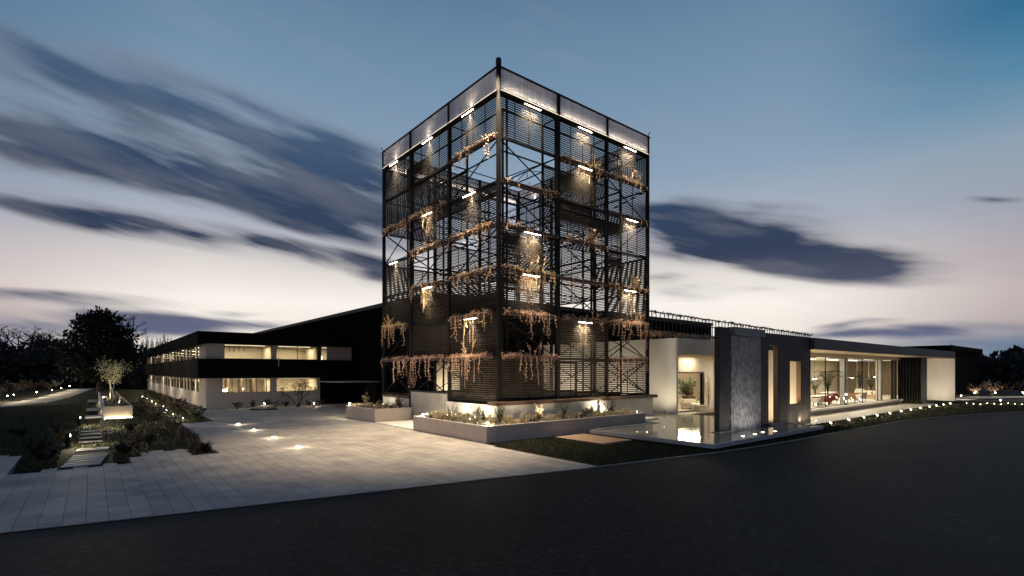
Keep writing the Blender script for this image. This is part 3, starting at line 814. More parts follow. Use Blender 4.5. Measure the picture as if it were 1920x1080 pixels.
dv = {('L', 6, 0): (1., 0), ('L', 2, 2): (1.3, .5), ('L', 1, 2): (1.0, 0), ('L', 1, 1): (1.0, 0), ('L', 1, 0): (1.3, .2), ('L', 2, 0): (1.0, 0), ('R', 2, 0): (1.3, 0), ('R', 1, 0): (1.1, .3), ('R', 4, 1): (.8, 1.3),
      ('R', 3, 2): (1., 1.2), ('R', 2, 2): (1.9, .6), ('R', 1, 2): (1.0, 0), ('R', 6, 2): (1.3, .5), ('R', 6, 1): (1.2, .3), ('R', 3, 0): (1.2, .7), ('R', 3, 1): (.5, 0), ('R', 5, 0): (.5, 0), ('R', 4, 0): (.5, 0), ('R', 5, 2): (.4, 0), ('R', 2, 1): (.6, .2)}
for (f, b), ks in LED.items():
    for k in ks:
        d, bu = dv.get((f, k, b), (1., 0))
        o = vines(f, b, k, d, bu, 'vine_pink' if (f == 'R' and k <= 2) or (k == 1) else 'vine_dry', long=1.0 if k <= 2 else .6, pale={('L', 1, 3): 7, ('L', 0, 2): 4, ('R', 0, 4): 5, ('R', 0, 3): 8, ('R', 1, 6): 6, ('R', 2, 3): 4, ('L', 0, 1): 4, ('L', 1, 5): 5}.get((f, b, k), 0))
        how = 'thick tangle of dry climbers' if d >= 1.3 else ('twiggy upright dry climber' if bu >= .5 else ('sparse dry climber' if d < .9 else 'dry trailing climber'))
        tag(o, f'{how}, {ORD[k - 1]} planted ledge up, {bayn[b]}, {fn[f]}', 'climbing plant', 'dry climbers on the tower ledges')

# ================================================================ PLANTERS AT THE FOOT OF THE TOWER
pa = thing('planter', 'long low L-shaped concrete planter wrapped round the front corner of the tower', 'planter', loc=(-3.13, -3.09, 0))
def pwall(par, *b): return B('planter_wall', 'planter_concrete', par, *b, bev=.012)
pwall(pa, -3.13, 9.28, -3.09, -2.97, 0, .85); pwall(pa, -3.13, -3.01, -2.968, 4.12, 0, .85)
pwall(pa, 9.16, 9.28, -2.968, -.56, 0, .85); pwall(pa, -3.008, -.34, 4.0, 4.12, 0, .85)
sb = MB(); sb.prism([(-3.008, -2.968), (9.158, -2.968), (9.158, -.302), (-.322, -.302), (-.322, 3.998), (-3.008, 3.998)], .3, .74); sb.build('soil', 'soil', pa)
pb = thing('planter', 'smaller square concrete planter between the tall post and the entrance canopy', 'planter', loc=(-2.98, 9.68, 0))
pwall(pb, -2.98, -2.86, 9.68, 14.68, 0, .92); pwall(pb, -2.858, -.2, 9.68, 9.80, 0, .92); pwall(pb, -2.858, -.2, 14.56, 14.68, 0, .92)
B('soil', 'soil', pb, -2.858, -.135, 9.802, 14.558, .3, .80)

def rosette(n, l, w, tilt=.6, z=.0):
    """upright leafy plant"""
    mb = MB()
    for i in range(n):
        a = R.uniform(0, 2 * pi); t = R.uniform(.15, tilt); d = Vector((cos(a) * t, sin(a) * t, 1)); mb.leaf((R.uniform(-.03, .03), R.uniform(-.03, .03), z), d, l * R.uniform(.6, 1.1), w)
    return mb
def tuft(n, l, spread=.35):
    mb = MB()
    for i in range(n):
        a = R.uniform(0, 2 * pi); r0 = R.uniform(0, .07); t = R.uniform(.05, spread * 2); h = l * R.uniform(.5, 1.1); c_ = Vector((cos(a), sin(a), 0))
        p = c_ * r0; m = p + c_ * t * h * .35 + Vector((0, 0, h * .65)); e = p + c_ * t * h + Vector((0, 0, h)); s_ = Vector((-sin(a), cos(a), 0)) * .006
        mb.add([p - s_, p + s_, m + s_, m - s_, e], [(0, 1, 2, 3), (3, 2, 4)])
    return mb
def shrublet(h, r, n, leaf=.09, stems=7):
    """small branched shrub: stems and leaves as one mesh pair"""
    st, lf = MB(), MB()
    for i in range(stems):
        a = R.uniform(0, 2 * pi); e = Vector((cos(a) * r * R.uniform(.2, .9), sin(a) * r * R.uniform(.2, .9), h * R.uniform(.65, 1))); m = e * .5 + Vector((R.uniform(-.05, .05), R.uniform(-.05, .05), h * .08))
        st.tube([(0, 0, 0), m, e], [.014, .010, .004], 4)
        for k in range(n // stems):
            q = m.lerp(e, R.uniform(-.6, 1.05)); d = Vector((R.uniform(-1, 1), R.uniform(-1, 1), R.uniform(-.3, 1))); lf.leaf(q, d, leaf * R.uniform(.6, 1.3), leaf * .5)
    return st, lf
def make_shrub(name, label, cat, h, r, n, leaf, mleaf, loc, group=None, stems=7, mstem='bark'):
    st, lf = shrublet(h, r, n, leaf, stems)
    t = thing(name, label, cat, group)
    st.build('stem', mstem, t); lf.build('foliage', mleaf, t); t.location = loc; t.rotation_euler = (0, 0, R.uniform(0, 6)); return t
# shrubs one can pick out in the long planter
S = [(-2.2, 1.5, .95, .45, 'leaf_sage', 'tall pale-leaved shrub against the glowing end of the plinth wall'),
     (-1.5, .0, 1.05, .42, 'leaf_sage', 'upright silvery shrub reaching the slats beside the front corner'),
     (-2.0, -1.2, .75, .38, 'leaf_green', 'dark green bushy shrub behind the corner spotlight'),
     (-1.0, -1.4, .85, .36, 'leaf_green', 'broad-leaved green shrub by the sill corner above the planter'),
     (1.6, -1.6, 1.0, .5, 'leaf_straw', 'tall feathery straw-coloured shrub midway along the long planter'),
     (3.9, -1.3, .85, .5, 'leaf_green', 'rounded dark green shrub on the middle of the long planter'),
     (6.1, -1.4, .6, .5, 'leaf_rust', 'low reddish twiggy shrub on the long planter'),
     (7.2, -1.0, 1.3, .4, 'leaf_rust', 'tall narrow reddish shrub before the bright patch of plinth wall'),
     (8.1, -1.2, .8, .55, 'leaf_dark', 'dark open shrub silhouetted on the brightest plinth wall'),
     (5.3, -1.9, .5, .35, 'leaf_green', 'small green shrub near the front edge of the planter')]
for x, y, h, r, m, lab in S: make_shrub('shrub', lab, 'shrub', h, r, 150, .11, m, (x, y, .735), 'shrubs in the long planter', 9)
S = [(-1.9, 13.6, 1.05, .4, 'leaf_straw', 'tall straw-coloured shrub at the back of the small planter'),
     (-.7, 10.6, .75, .35, 'leaf_dark', 'dark broad-leaved shrub beside the tall post'),
     (-.5, 11.4, .9, .35, 'leaf_rust', 'pinkish twiggy shrub against the pale wall of the small planter'),
     (-1.3, 12.3, .7, .3, 'leaf_rust', 'reddish grassy shrub in the middle of the small planter')]
for x, y, h, r, m, lab in S: make_shrub('shrub', lab, 'shrub', h, r, 130, .11, m, (x, y, .795), 'shrubs in the small planter', 8)
# small bedding plants: nothing tells the tufts of one bed apart
kinds = [tuft(60, .34).mesh('sedge', 'leaf_straw'), tuft(45, .26, .6).mesh('sedge', 'leaf_sage'), rosette(22, .22, .06, 1.1).mesh('rosette', 'leaf_sage'), rosette(18, .2, .07, 1.2).mesh('rosette', 'leaf_straw'), tuft(50, .30).mesh('sedge', 'leaf_rust')]
def bed(n, f, group, lab, z):
    pts = []; k = 0
    while len(pts) < n and k < 4000:
        k += 1; p = f()
        if p and all((p[0] - q[0]) ** 2 + (p[1] - q[1]) ** 2 > .026 for q in pts): pts.append(p)
    for x, y in pts:
        q = R.choice(kinds); o = inst('bedding_plant', q, None, (x, y, z), R.uniform(0, 6), R.uniform(.8, 1.6)); tag(o, lab, 'plant', group)
def fa():
    x, y = R.uniform(-2.9, 9.0), R.uniform(-2.85, 3.9)
    return (x, y) if (y < -.5 or x < -.5) else None
bed(210, fa, 'bedding plants in the long planter', 'small dry bedding plant in the long concrete planter', .735)
bed(70, lambda: (R.uniform(-2.75, -.4), R.uniform(9.95, 14.4)), 'bedding plants in the small planter', 'small dry bedding plant in the small square planter', .795)

# ---- spike spotlights in the planters
def spike(loc, label, group, tgt, power, col=WARMW, spot=130, name='spike_light', big=1.0):
    t = thing(name, label, 'spotlight', group)
    st = MB(); st.tube([(0, 0, 0), (0, 0, .16)], .012, 6); st.build('stake', 'black_metal', t)
    d = (Vector(tgt) - Vector(loc)).normalized()
    hd = MB(); hd.tube([Vector((0, 0, .18)) - d * .05, Vector((0, 0, .18)) + d * .06], [.035, .05], 10); h = hd.build('lamp_head', 'black_metal', t)
    gl = MB(); gl.tube([Vector((0, 0, .18)) + d * .058, Vector((0, 0, .18)) + d * .075], [.046 * big, .03 * big], 10); gl.build('lens', 'bulb', h)
    t.location = loc
    l = lamp('SPOT', Vector((0, 0, .18)) + d * .09, power, col, None, None, .04, spot, .9)
    l.rotation_euler = d.to_track_quat('-Z', 'Y').to_euler(); l.parent = t
    return t
def bulb(loc, label, group, power, up=.16, r=.045, name='garden_lamp', cat='lamp', col=WARMW, stem=True):
    t = thing(name, label, cat, group); mb = MB()
    if stem: mb.tube([(0, 0, 0), (0, 0, up - r)], .018, 6); mb.build('stem', 'black_metal', t)
    g = MB(); g.lathe((0, 0, up - r), [(.006, 0), (r * .7, r * .3), (r, r), (r * .7, r * 1.7), (.006, r * 2)], 10); g.build('globe', 'small_bulb' if name in ('terrace_lamp', 'edge_lamp') else 'bulb', t, smooth=True)
    t.location = loc
    if power: 
        l = lamp('POINT', (0, 0, up + r * 1.6), power, col, None, None, r); l.parent = t
    return t
bulb((-2.85, -2.80, .735), 'bright little garden lamp at the front corner of the long planter', None, 120, .24)
bulb((-2.7, 3.75, .735), 'small garden lamp at the step end of the long planter', None, 90, .2)
bulb((-2.80, 14.45, .795), 'very bright garden lamp on the far corner of the small planter', None, 170, .28, .055)
spike((-1.3, 2.6, .735), 'spotlight washing the plinth wall near the step', 'spotlights washing the plinth', (-.32, 2.6, 1.1), 120)
spike((-1.25, .7, .735), 'spotlight washing the plinth wall by the front corner', 'spotlights washing the plinth', (-.32, .7, 1.1), 140)
spike((7.9, -1.25, .735), 'spotlight washing the plinth wall by the pool end', 'spotlights washing the plinth', (7.9, -.3, 1.1), 200)
spike((1.0, -1.7, .735), 'spotlight hidden behind the front corner shrubs of the planter', 'spotlights washing the plinth', (1.2, -.3, 1.4), 90)
spike((9.0, -2.75, .735), 'small black spotlight at the pool end corner of the planter', None, (6.5, -.3, 1.0), 20, spot=100)
spike((-2.4, -.6, .735), 'spotlight hidden among shrubs on the office side of the planter', None, (-.1, .2, 4.), 90, spot=100)
spike((-.9, 13.0, .795), 'spotlight hidden in the small planter aimed at its pale wall', None, (-.14, 12.6, 1.3), 25)
spike((-1.1, 4.9, .055), 'floor spotlight on the threshold between the planters', None, (-.14, 7.2, 1.2), 20)
for i, (x, y, tx, ty, tz) in enumerate(((1.6, -1.9, 1.8, -.2, 6.5), (4.6, -1.9, 4.8, -.2, 6.5), (7.0, -1.9, 7.2, -.2, 6.5), (8.7, -2.0, 11.2, -.2, 6.0), (-2.0, 2.2, -.2, 2.4, 6.5), (-2.2, 3.2, -.2, 6.8, 5.5))):
    spike((x, y, .735), f'uplight in the long planter aimed at the hanging climbers, {ORD[i]} of six', 'uplights in the long planter', (tx, ty, tz), 520, WARMW, 100, big=.3)
for i, (x, y, tx, ty) in enumerate(((.2, -2.5, .8, -.1), (3.3, -2.5, 3.6, -.1), (6.0, -2.5, 6.4, -.1), (-2.5, 1.2, -.1, 1.8))):  # extra spotlights added only to brighten the lowest slats
    spike((x, y, .735), f'added spotlight near the planter rim brightening the lowest slats, {ORD[i]} of four', 'spotlights added to brighten the lowest slats', (tx, ty, 3.0), 150, WARM, 85, big=.35)
spike((-2.2, 11.6, .795), 'uplight in the small planter aimed at the hanging climbers', None, (-.2, 12.2, 6.), 600, WARMW, 95, big=.3)

# ================================================================ ENTRANCE BLOCK, POOL, SCREEN WALL
en = thing('entrance_block', 'white rendered entrance block beside the reflecting pool with a deep window recess', 'building', loc=(16.48, -.6, 0))
mb = MB(); mb.box(16.48, 16.74, -.6, 14.3, .0, 5.98); mb.build('side_wall', 'white_render', en)
B('roof', 'black_metal', en, 16.745, 46, .9, 14.2, 5.55, 5.85)
B('parapet', 'concrete', en, 16.742, 27.5, -.6, -.35, 4.78, 5.985)
B('soffit', 'soffit', en, 16.742, 27.5, -.348, .88, 4.72, 4.80)
mb = MB(); wall_grid(mb, 'x', .9, .25, (16.745, 27.5), (.0, 4.72), [(18.75, 22.65, .2, 3.28)]); mb.build('recess_wall', 'cream_plaster', en)
wf = MB()
for b in ((18.62, 18.75, .78, 1.1, .07, 3.41), (22.65, 22.78, .78, 1.1, .07, 3.41), (18.75, 22.65, .78, 1.1, 3.28, 3.41), (18.75, 22.65, .78, 1.1, .07, .2)): wf.box(*b)
wf = wf.build('window_frame', 'rust_trim', en)
B('pane', 'glass', wf, 18.752, 22.648, .97, .985, .202, 3.278)
B('floor', 'brown_panel', en, 16.745, 27.5, -.58, .895, .0, .12)
# lobby behind the window
lob = MB(); lob.box(17.2, 34, 6.6, 6.8, 0, 4.2); lob.box(17.0, 17.2, 1.16, 6.6, 0, 4.2); lob.box(34, 34.2, 1.16, 6.6, 0, 4.2)
lob.build('lobby_wall', 'cream_plaster', en); B('lobby_floor', 'floor_stone', en, 17.2, 34, 1.16, 6.598, .02, .18); B('lobby_ceiling', 'white_render', en, 17.2, 34, 1.16, 6.598, 4.0, 4.15)
for y in (2.2, 4.6):
    f_ = B('ceiling_light', 'led_soft', en, 19.2, 33.2, y, y + .25, 3.93, 3.99)
lamp('AREA', (25.6, 3.4, 3.9), 900, WARMW, en, (21.6, 3.4, 0), 5, sy=2.2)
lamp('AREA', (20.4, .2, 4.6), 80, WARMW, en, (20.4, .5, 0), 2, sy=.3)
make_shrub('indoor_plant', 'large leafy indoor plant behind the framed entrance window', 'plant', 2.6, 1.7, 700, .30, 'leaf_green', (25.0, 4.0, .18), None, 14)
make_shrub('indoor_plant', 'reddish indoor plant low behind the framed entrance window', 'plant', 1.2, 1.3, 380, .22, 'leaf_rust', (24.6, 2.9, .18), None, 10)
make_shrub('climber', 'dry climber growing on the recess wall beside the framed window', 'plant', 3.2, .35, 420, .10, 'vine_dry', (23.15, .62, .12), None, 9)
so = thing('sofa', 'white sofa in the lobby behind the framed window', 'sofa', loc=(23.0, 2.0, .18))
B('seat', 'white_fabric', so, 22.2, 24.2, 1.6, 2.4, .32, .62, bev=.05); B('backrest', 'white_fabric', so, 22.2, 24.2, 2.41, 2.62, .32, 1.0, bev=.05)
for x in (22.0, 24.21): B('arm', 'white_fabric', so, x, x + .18, 1.6, 2.62, .32, .78, bev=.04)
for x in (22.1, 24.2):
    for y in (1.7, 2.5): B('leg', 'dark_steel', so, x, x + .06, y, y + .06, .18, .318)
t = thing('bench_block', 'low pale block leaning under the framed window in the recess', 'bench', loc=(21.2, .4, .12)); mb = MB(); mb.prism([(20.9, .2), (22.6, .2), (22.6, .7), (21.1, .7)], .12, .62); mb.build('block', 'beige_wall', t)
# wall washers on the entrance block
lamp('SPOT', (14.6, -.2, .45), 260, WARMW, en, (16.5, .4, 3.0), .3, 120, 1.)
lamp('SPOT', (17.3, -.45, .3), 60, WARMW, en, (17.6, .9, 2.4), .05, 90, .8)
lamp('AREA', (14.9, 4.4, .5), 150, WARMW, en, (16.5, 4.6, 3.6), .3, sy=3.5)
lamp('AREA', (14.9, 10.4, .5), 240, WARMW, en, (16.5, 10.4, 2.6), .3, sy=6)
spike((15.3, -.35, .30), 'ground spotlight at the white corner of the entrance block', None, (16.5, .5, 1.6), 6, big=.5)

# rooftop pergola of thin posts with climbers, over the entrance block
pg = thing('rooftop_pergola', 'long rust-brown rooftop trellis with dry climbers along its top edge', 'trellis', loc=(15.2, 1.0, 5.985))
PY, PZ0, PZ1, PX0, PX1 = 1.0, 6.6, 7.95, 14.0, 45.6
def pgz(x): return 8.06 - (x - 15.24) * .0161
for z_, w in ((0, .10), (-.62, .05)):
    mb = MB(); mb.bar((PX0, PY, pgz(PX0) + z_), (PX1, PY, pgz(PX1) + z_), w, .07); mb.build('rail', 'rust_trim', pg)
mb = MB(); mb.bar((PX0, PY, 6.52), (PX1, PY, 6.2), .10, .10); mb.build('rail', 'rust_trim', pg)
x = PX0
while x < PX1 - .2:
    mb = MB(); mb.bar((x, PY, 5.9), (x, PY, pgz(x) - .04), .05); mb.build('post', 'rust_trim', pg); x += .55
pv = MB()
def garland(mb, x0, x1, zf, n, hang, up):
    for _ in range(n):
        x = R.uniform(x0, x1); z = zf(x)
        p = Vector((x, PY - R.uniform(-.1, .2), z + R.uniform(-.04, up))); q = p + Vector((R.uniform(-.3, .3), R.uniform(-.15, .05), R.uniform(-hang, up)))
        mb.tube([p, (p + q) / 2 + Vector((0, 0, .04)), q], .012, 3)
        for _ in range(5): mb.leaf(p.lerp(q, R.random()), (R.uniform(-1, 1), R.uniform(-1, 1), R.uniform(-1, .5)), R.uniform(.08, .17), .06)
garland(pv, PX0, PX1, pgz, 300, .2, .07); tag(pv.build('climbing_plant', 'leaf_rust'), 'thin dry climber along the top rail of the rooftop trellis', 'climbing plant')
pv = MB(); garland(pv, 14.4, 26, lambda x: 6.5 - (x - 14) * .01, 420, .55, .12); tag(pv.build('climbing_plant', 'vine_dry'), 'dry orange climber trailing over the white parapet under the rooftop trellis', 'climbing plant')

# reflecting pool
po = thing('reflecting_pool', 'raised pale stone reflecting pool with a thin projecting rim in front of the dark wall', 'pool', loc=(3.17, -11.14, 0))
B('base', 'joint', po, 3.5, 14.9, -10.8, -4.3, .0, .12)
B('slab', 'pool_edge', po, 3.17, 15.2, -11.14, -3.92, .122, .245)
B('floor', 'pool_stone', po, 3.29, 15.08, -11.02, -4.04, .246, .255)
mb = MB(); mb.box(9.4, 16.46, -3.918, .6, .05, .245); mb.box(9.4, 16.46, .602, 5.0, .05, .245); mb.build('slab', 'pool_edge', po)
B('floor', 'pool_stone', po, 9.42, 16.44, -4.04, 4.9, .247, .256)
rim = MB()
for b in ((3.17, 15.2, -11.14, -11.02, .2452, .30), (3.17, 3.29, -11.018, -3.92, .2452, .30), (3.292, 9.4, -4.04, -3.92, .2452, .32), (15.08, 15.2, -11.018, -4.1, .2452, .30), (9.30, 9.42, -3.918, -1.2, .2452, .32)): rim.box(*b)
rim.build('rim', 'pool_edge', po)
wa = MB(); wa.add([(3.29, -11.02, .287), (15.08, -11.02, .287), (15.08, -4.04, .287), (3.29, -4.04, .287)], [(0, 1, 2, 3)]); wa.add([(9.42, -4.04, .287), (16.44, -4.04, .287), (16.44, 4.9, .287), (9.42, 4.9, .287)], [(0, 1, 2, 3)])
wa.build('water', 'water', po)
B('step', 'white_render', po, 9.3, 11.6, -2.4, -1.2, .05, .36)
for i, (x, y) in enumerate(((7.2, -10.36), (8.5, -10.34), (9.65, -10.2), (10.6, -10.42))):
    lt = MB(); lt.lathe((x, y, .258), [(.075, 0), (.075, .012), (.05, .016)], 14); lt.build('underwater_light', 'bulb', po)
    lamp('SPOT', (x, y, .34), 80, (1, .93, .8), po, (x + .2, -9.0, 1.5), .05, 110, .9)
for x, y in ((5.0, -6.3), (6.2, -7.6), (5.3, -9.2), (7.9, -5.4)):
    lt = MB(); lt.lathe((x, y, .258), [(.025, 0), (.025, .012), (.015, .016)], 10); lt.build('underwater_light', 'led', po)
t = thing('access_plate', 'flat rust-coloured square plate lying on the lawn by the pool', 'plate', loc=(.95, -6.8, 0)); B('plate', 'corten', t, .95, 3.1, -6.8, -3.55, .01, .075, bev=.008)

# dark screen wall with water panel and openings
fw = thing('screen_wall', 'tall dark stone screen wall with slot, window and a textured water panel', 'wall', loc=(7.44, -9.01, 0))
Y0, Y1 = -9.01, -8.72
B('pier', 'dark_stone', fw, 7.44, 8.46, Y0, Y1, .0, 5.78, bev=.012)
B('core', 'black_metal', fw, 8.462, 12.9, Y0 + .12, Y1 - .02, .0, 5.50)
B('water_panel', 'water_stone', fw, 8.64, 12.02, Y0 + .0, Y0 + .118, .25, 5.40, bev=.006)
B('cap', 'cap_stone', fw, 8.70, 12.22, Y0 - .16, Y1 + .02, 5.42, 5.83, bev=.01)
B('plinth', 'cap_stone', fw, 7.3, 8.6, Y0 - .1, Y1 + .1, .0, .32, bev=.01); B('plinth', 'cap_stone', fw, 12.9, 14.6, Y0 - .16, Y1 + .1, .0, .40, bev=.01)
us = [12.06, 12.97, 14.28, 15.87, 17.58, 19.02]; zs = [.02, .42, 1.40, 2.75, 4.09, 5.02, 5.70]
def open_(a, b, c, d): return (12.97 <= a and b <= 14.28 and .42 <= c and d <= 5.02) or (15.87 <= a and b <= 17.58 and 1.40 <= c and d <= 4.09)
mo = MB()
for a, b in zip(us, us[1:]):
    for c, d in zip(zs, zs[1:]):
        if not open_(a, b, c, d):
            B('stone_panel', 'dark_stone', fw, a + .004, b - .004, Y0, Y1, c + .004, d - .004, bev=.004)
            if b < 12.98: continue
            mo.box(a, b, Y0 + .02, Y1 - .02, c, d)
mo.build('core', 'dark_stone', fw)
ln_ = MB()
for x0, x1, z0, z1 in ((12.97, 14.28, .42, 5.02), (15.87, 17.58, 1.40, 4.09)):
    ln_.box(x1 - .03, x1 - .002, Y0 + .03, Y1 + .02, z0, z1)
ln_.build('reveal_lining', 'corten', fw)
cw = thing('courtyard_wall', 'pale plaster wall glowing through the openings of the dark screen wall', 'wall', loc=(13, -6.2, 0)); B('panel', 'cream_plaster', cw, 15.6, 24.6, -6.3, -6.05, .0, 4.8)
lamp('AREA', (16.2, -8.1, .35), 170, WARM, cw, (18, -6.2, 2.2), 3.2, sy=.15)
lamp('AREA', (21.5, -8.1, .35), 150, WARM, cw, (21.6, -6.2, 2.2), 3.2, sy=.15)
spike((15.6, -9.75, .03), 'ground spotlight grazing the foot of the dark screen wall', None, (16.6, -9.0, .8), 90, WARM, 130)
spike((18.4, -9.6, .03), 'ground spotlight grazing the far end of the dark screen wall', None, (18.2, -9.0, .8), 60, WARM, 130)

# ================================================================ PAVILION
pv = thing('glass_pavilion', 'long low glazed showroom pavilion with dark roof band and lit interior', 'building', loc=(19.0, -9.2, 0))
B('roof', 'fascia', pv, 28.0, 59.5, -9.21, 8, 4.93, 5.67, bev=.01); B('roof', 'fascia', pv, 19.03, 27.998, -9.21, -3.0, 4.93, 5.67, bev=.01)
B('soffit', 'soffit', pv, 19.03, 59.3, -9.15, -6.6, 4.90, 4.927)
B('lintel', 'soffit', pv, 24.7, 49.5, -6.58, -6.3, 4.60, 4.895); B('ceiling', 'white_render', pv, 24.7, 59, -6.19, .58, 4.72, 4.85); B('ceiling', 'white_render', pv, 34.8, 59, .582, 2.9, 4.72, 4.85)
B('podium', 'floor_stone', pv, 24.7, 48.4, -6.95, -6.402, .36, .52); B('podium', 'floor_stone', pv, 24.7, 59, -6.19, 2.7, .36, .52); B('podium', 'floor_stone', pv, 24.7, 48.4, -6.40, -6.192, .36, .52); B('podium_skirt', 'brown_panel', pv, 24.6, 48.4, -6.80, -6.5, .0, .355)
B('terrace', 'floor_stone', pv, 18.0, 50.5, -9.5, -6.81, .0, .065)
B('back_wall', 'beige_wall', pv, 24.7, 34.8, .58, .76, .52, 4.72); B('back_wall', 'beige_wall', pv, 34.62, 34.8, .762, 2.7, .52, 4.72)
B('back_wall', 'beige_wall', pv, 34.8, 58.8, 2.7, 2.9, .52, 4.72)
B('end_wall', 'brown_panel', pv, 58.8, 59.0, -6.19, 2.7, .52, 4.72)
for y in (-4.9, -3.6, -2.3, -1.0, .3, 1.5): B('wall_fin', 'beige_wall', pv, 58.6, 58.798, y, y + .14, .521, 4.718)
B('door_panel', 'brown_panel', pv, 47.6, 48.3, -6.16, -6.05, .52, 4.6)
for a, b in ((1573, 1590), (1642, 1655)): B('column', 'white_render', pv, ux(b, -6.18) - .62, ux(b, -6.18), -6.18, -5.72, .52, 4.72, bev=.02)
xs = [24.8, 28.8, 33.2, 37.6, 42.0, 46.4, 48.3]
for a, b in zip(xs, xs[1:]):
    f_ = MB(); f_.box(a - .025, a + .025, -6.47, -6.41, .521, 4.598); f_.box(a + .025, b - .025, -6.47, -6.41, .521, .56); f_.box(a + .025, b - .025, -6.47, -6.41, 4.55, 4.598)
    f_ = f_.build('window_frame', 'dark_steel', pv); B('pane', 'glass', f_, a + .026, b - .026, -6.446, -6.434, .561, 4.549)
for i in range(5):
    x = 26.2 + i * 6.2
    for y in (-4.6, -1.2): B('ceiling_light', 'led_soft', pv, x, x + 2.6, y, y + .16, 4.66, 4.715)
for x, w in ((27, 260), (33, 320), (39.5, 360), (46, 340), (53, 300)): lamp('AREA', (x, -2.6, 4.6), w * 1.7, (1, .89, .70), pv, (x, -2.6, 0), 4, sy=4)
lamp('AREA', (34, -7.9, 4.8), 90, WARM, pv, (34, -8, 0), 26, sy=.2)
# slatted screen box and end fin
bx = thing('slat_screen_box', 'black screen box of upright fins standing before the pavilion glass', 'screen', loc=(48.6, -8.5, 0))
B('body', 'black_metal', bx, 48.75, 51.0, -8.4, -6.4, .05, 4.88)
for i in range(9):
    y = -8.46 + i * .24; B('slat', 'black_metal', bx, 48.45, 48.74, y, y + .07, .05, 4.86)
B('side_panel', 'brown_panel', bx, 48.2, 48.74, -6.3, -6.2, .05, 4.86)
for y in (-8.2, -7.5, -6.8): 
    pass
lamp('AREA', (48.1, -7.4, .2), 10, WARM, bx, (48.6, -7.4, 2.0), 1.8, sy=.1)
B('end_fin', 'white_render', pv, 59.26, 59.52, -9.20, -6.2, .0, 4.925); B('end_wall', 'white_render', pv, 51.0, 59.25, -6.4, -6.195, .0, 4.9)
lamp('AREA', (57.5, -8.0, .15), 75, (1, .82, .60), pv, (59.3, -7.8, 2.6), .2, sy=2.2)
lamp('AREA', (56.2, -7.8, 4.8), 50, (1, .82, .60), pv, (59.3, -7.8, 1.5), .2, sy=2.)
# furniture
def local_thing(name, label, cat, group, loc, rz=0.):
    return thing(name, label, cat, group), loc, rz
FZ = .521
def legs4(t, x0, x1, y0, y1, h, w, m='dark_steel'):
    for x in (x0, x1 - w):
        for y in (y0, y1 - w): B('leg', m, t, x, x + w, y, y + w, 0, h)
def armchair(label, loc, rz, m):
    t = thing('armchair', label, 'armchair', 'showroom chairs'); legs4(t, -.34, .34, -.34, .34, .30, .04)
    B('seat', m, t, -.36, .36, -.36, .30, .302, .46, bev=.04); mb = MB(); mb.add([(-.36, .30, .35), (.36, .30, .35), (.36, .40, .35), (-.36, .40, .35), (-.34, .42, .88), (.34, .42, .88), (.34, .52, .88), (-.34, .52, .88)], [(3, 2, 1, 0), (4, 5, 6, 7), (0, 1, 5, 4), (1, 2, 6, 5), (2, 3, 7, 6), (3, 0, 4, 7)]); mb.build('backrest', m, t)
    for x in (-.42, .365): B('arm', m, t, x, x + .055, -.34, .36, .30, .64, bev=.015)
    t.location = loc; t.rotation_euler = (0, 0, rz)
def sofa(label, loc, rz, m, w=1.9):
    t = thing('sofa', label, 'sofa'); legs4(t, -w / 2, w / 2, -.42, .42, .15, .05)
    B('seat', m, t, -w / 2, w / 2, -.44, .28, .152, .44, bev=.05); B('backrest', m, t, -w / 2, w / 2, .285, .50, .152, .86, bev=.06)
    for x in (-w / 2 - .17, w / 2 + .002): B('arm', m, t, x, x + .168, -.44, .50, .14, .62, bev=.05)
    for i in (-1, 0, 1): B('cushion', 'white_fabric', t, i * w / 3.2 - .24, i * w / 3.2 + .24, .12, .28, .445, .82, bev=.05)
    t.location = loc; t.rotation_euler = (0, 0, rz)
def table(label, loc, rz, w, d, h, m='table_white', items=True):
    t = thing('table', label, 'table'); B('tabletop', m, t, -w / 2, w / 2, -d / 2, d / 2, h - .05, h, bev=.01); legs4(t, -w / 2 + .05, w / 2 - .05, -d / 2 + .05, d / 2 - .05, h - .052, .05)
    t.location = loc; t.rotation_euler = (0, 0, rz)
table('long white table set nearest the dark screen wall in the showroom', (ux(1536, -4.6), -4.6, FZ), 0, 3.2, 1.1, .76)
table('second white table behind the potted palm in the showroom', (ux(1552, -2.2), -2.2, FZ), 0, 2.6, 1.0, .76)
table('low white coffee table before the tan sofa', (ux(1604, -4.6), -4.6, FZ), 0, 1.2, .7, .42)
for i, (x, y, rz, m, lab) in enumerate(((ux(1543, -5.2), -5.2, pi, 'red_fabric', 'red armchair at the near side of the long white table'), (ux(1558, -5.0), -5.0, pi * .9, 'red_fabric', 'red armchair beside the red palm pot'), (ux(1530, -5.5), -5.5, pi, 'white_fabric', 'white armchair closest to the dark screen wall'),
        (ux(1545, -3.6), -3.6, 0, 'tan_fabric', 'tan armchair behind the long white table'), (ux(1566, -3.6), -3.6, pi, 'red_fabric', 'red armchair by the second white table'), (ux(1595, -5.3), -5.3, 1.9, 'tan_fabric', 'tan armchair just past the near white column'), (ux(1612, -5.4), -5.4, 2.8, 'white_fabric', 'white armchair facing the tan sofa'), (ux(1600, -3.8), -3.8, 0.2, 'terracotta', 'terracotta armchair behind the coffee table'))):
    armchair(lab, (x, y, FZ), rz, m)
sofa('tan sofa with white cushions before the far white column', (ux(1628, -4.4), -4.4, FZ), -1.9, 'tan_fabric')
sofa('pale sofa against the panelled back wall of the showroom', (ux(1618, -2.4), -2.4, FZ), 0, 'white_fabric', 2.2)
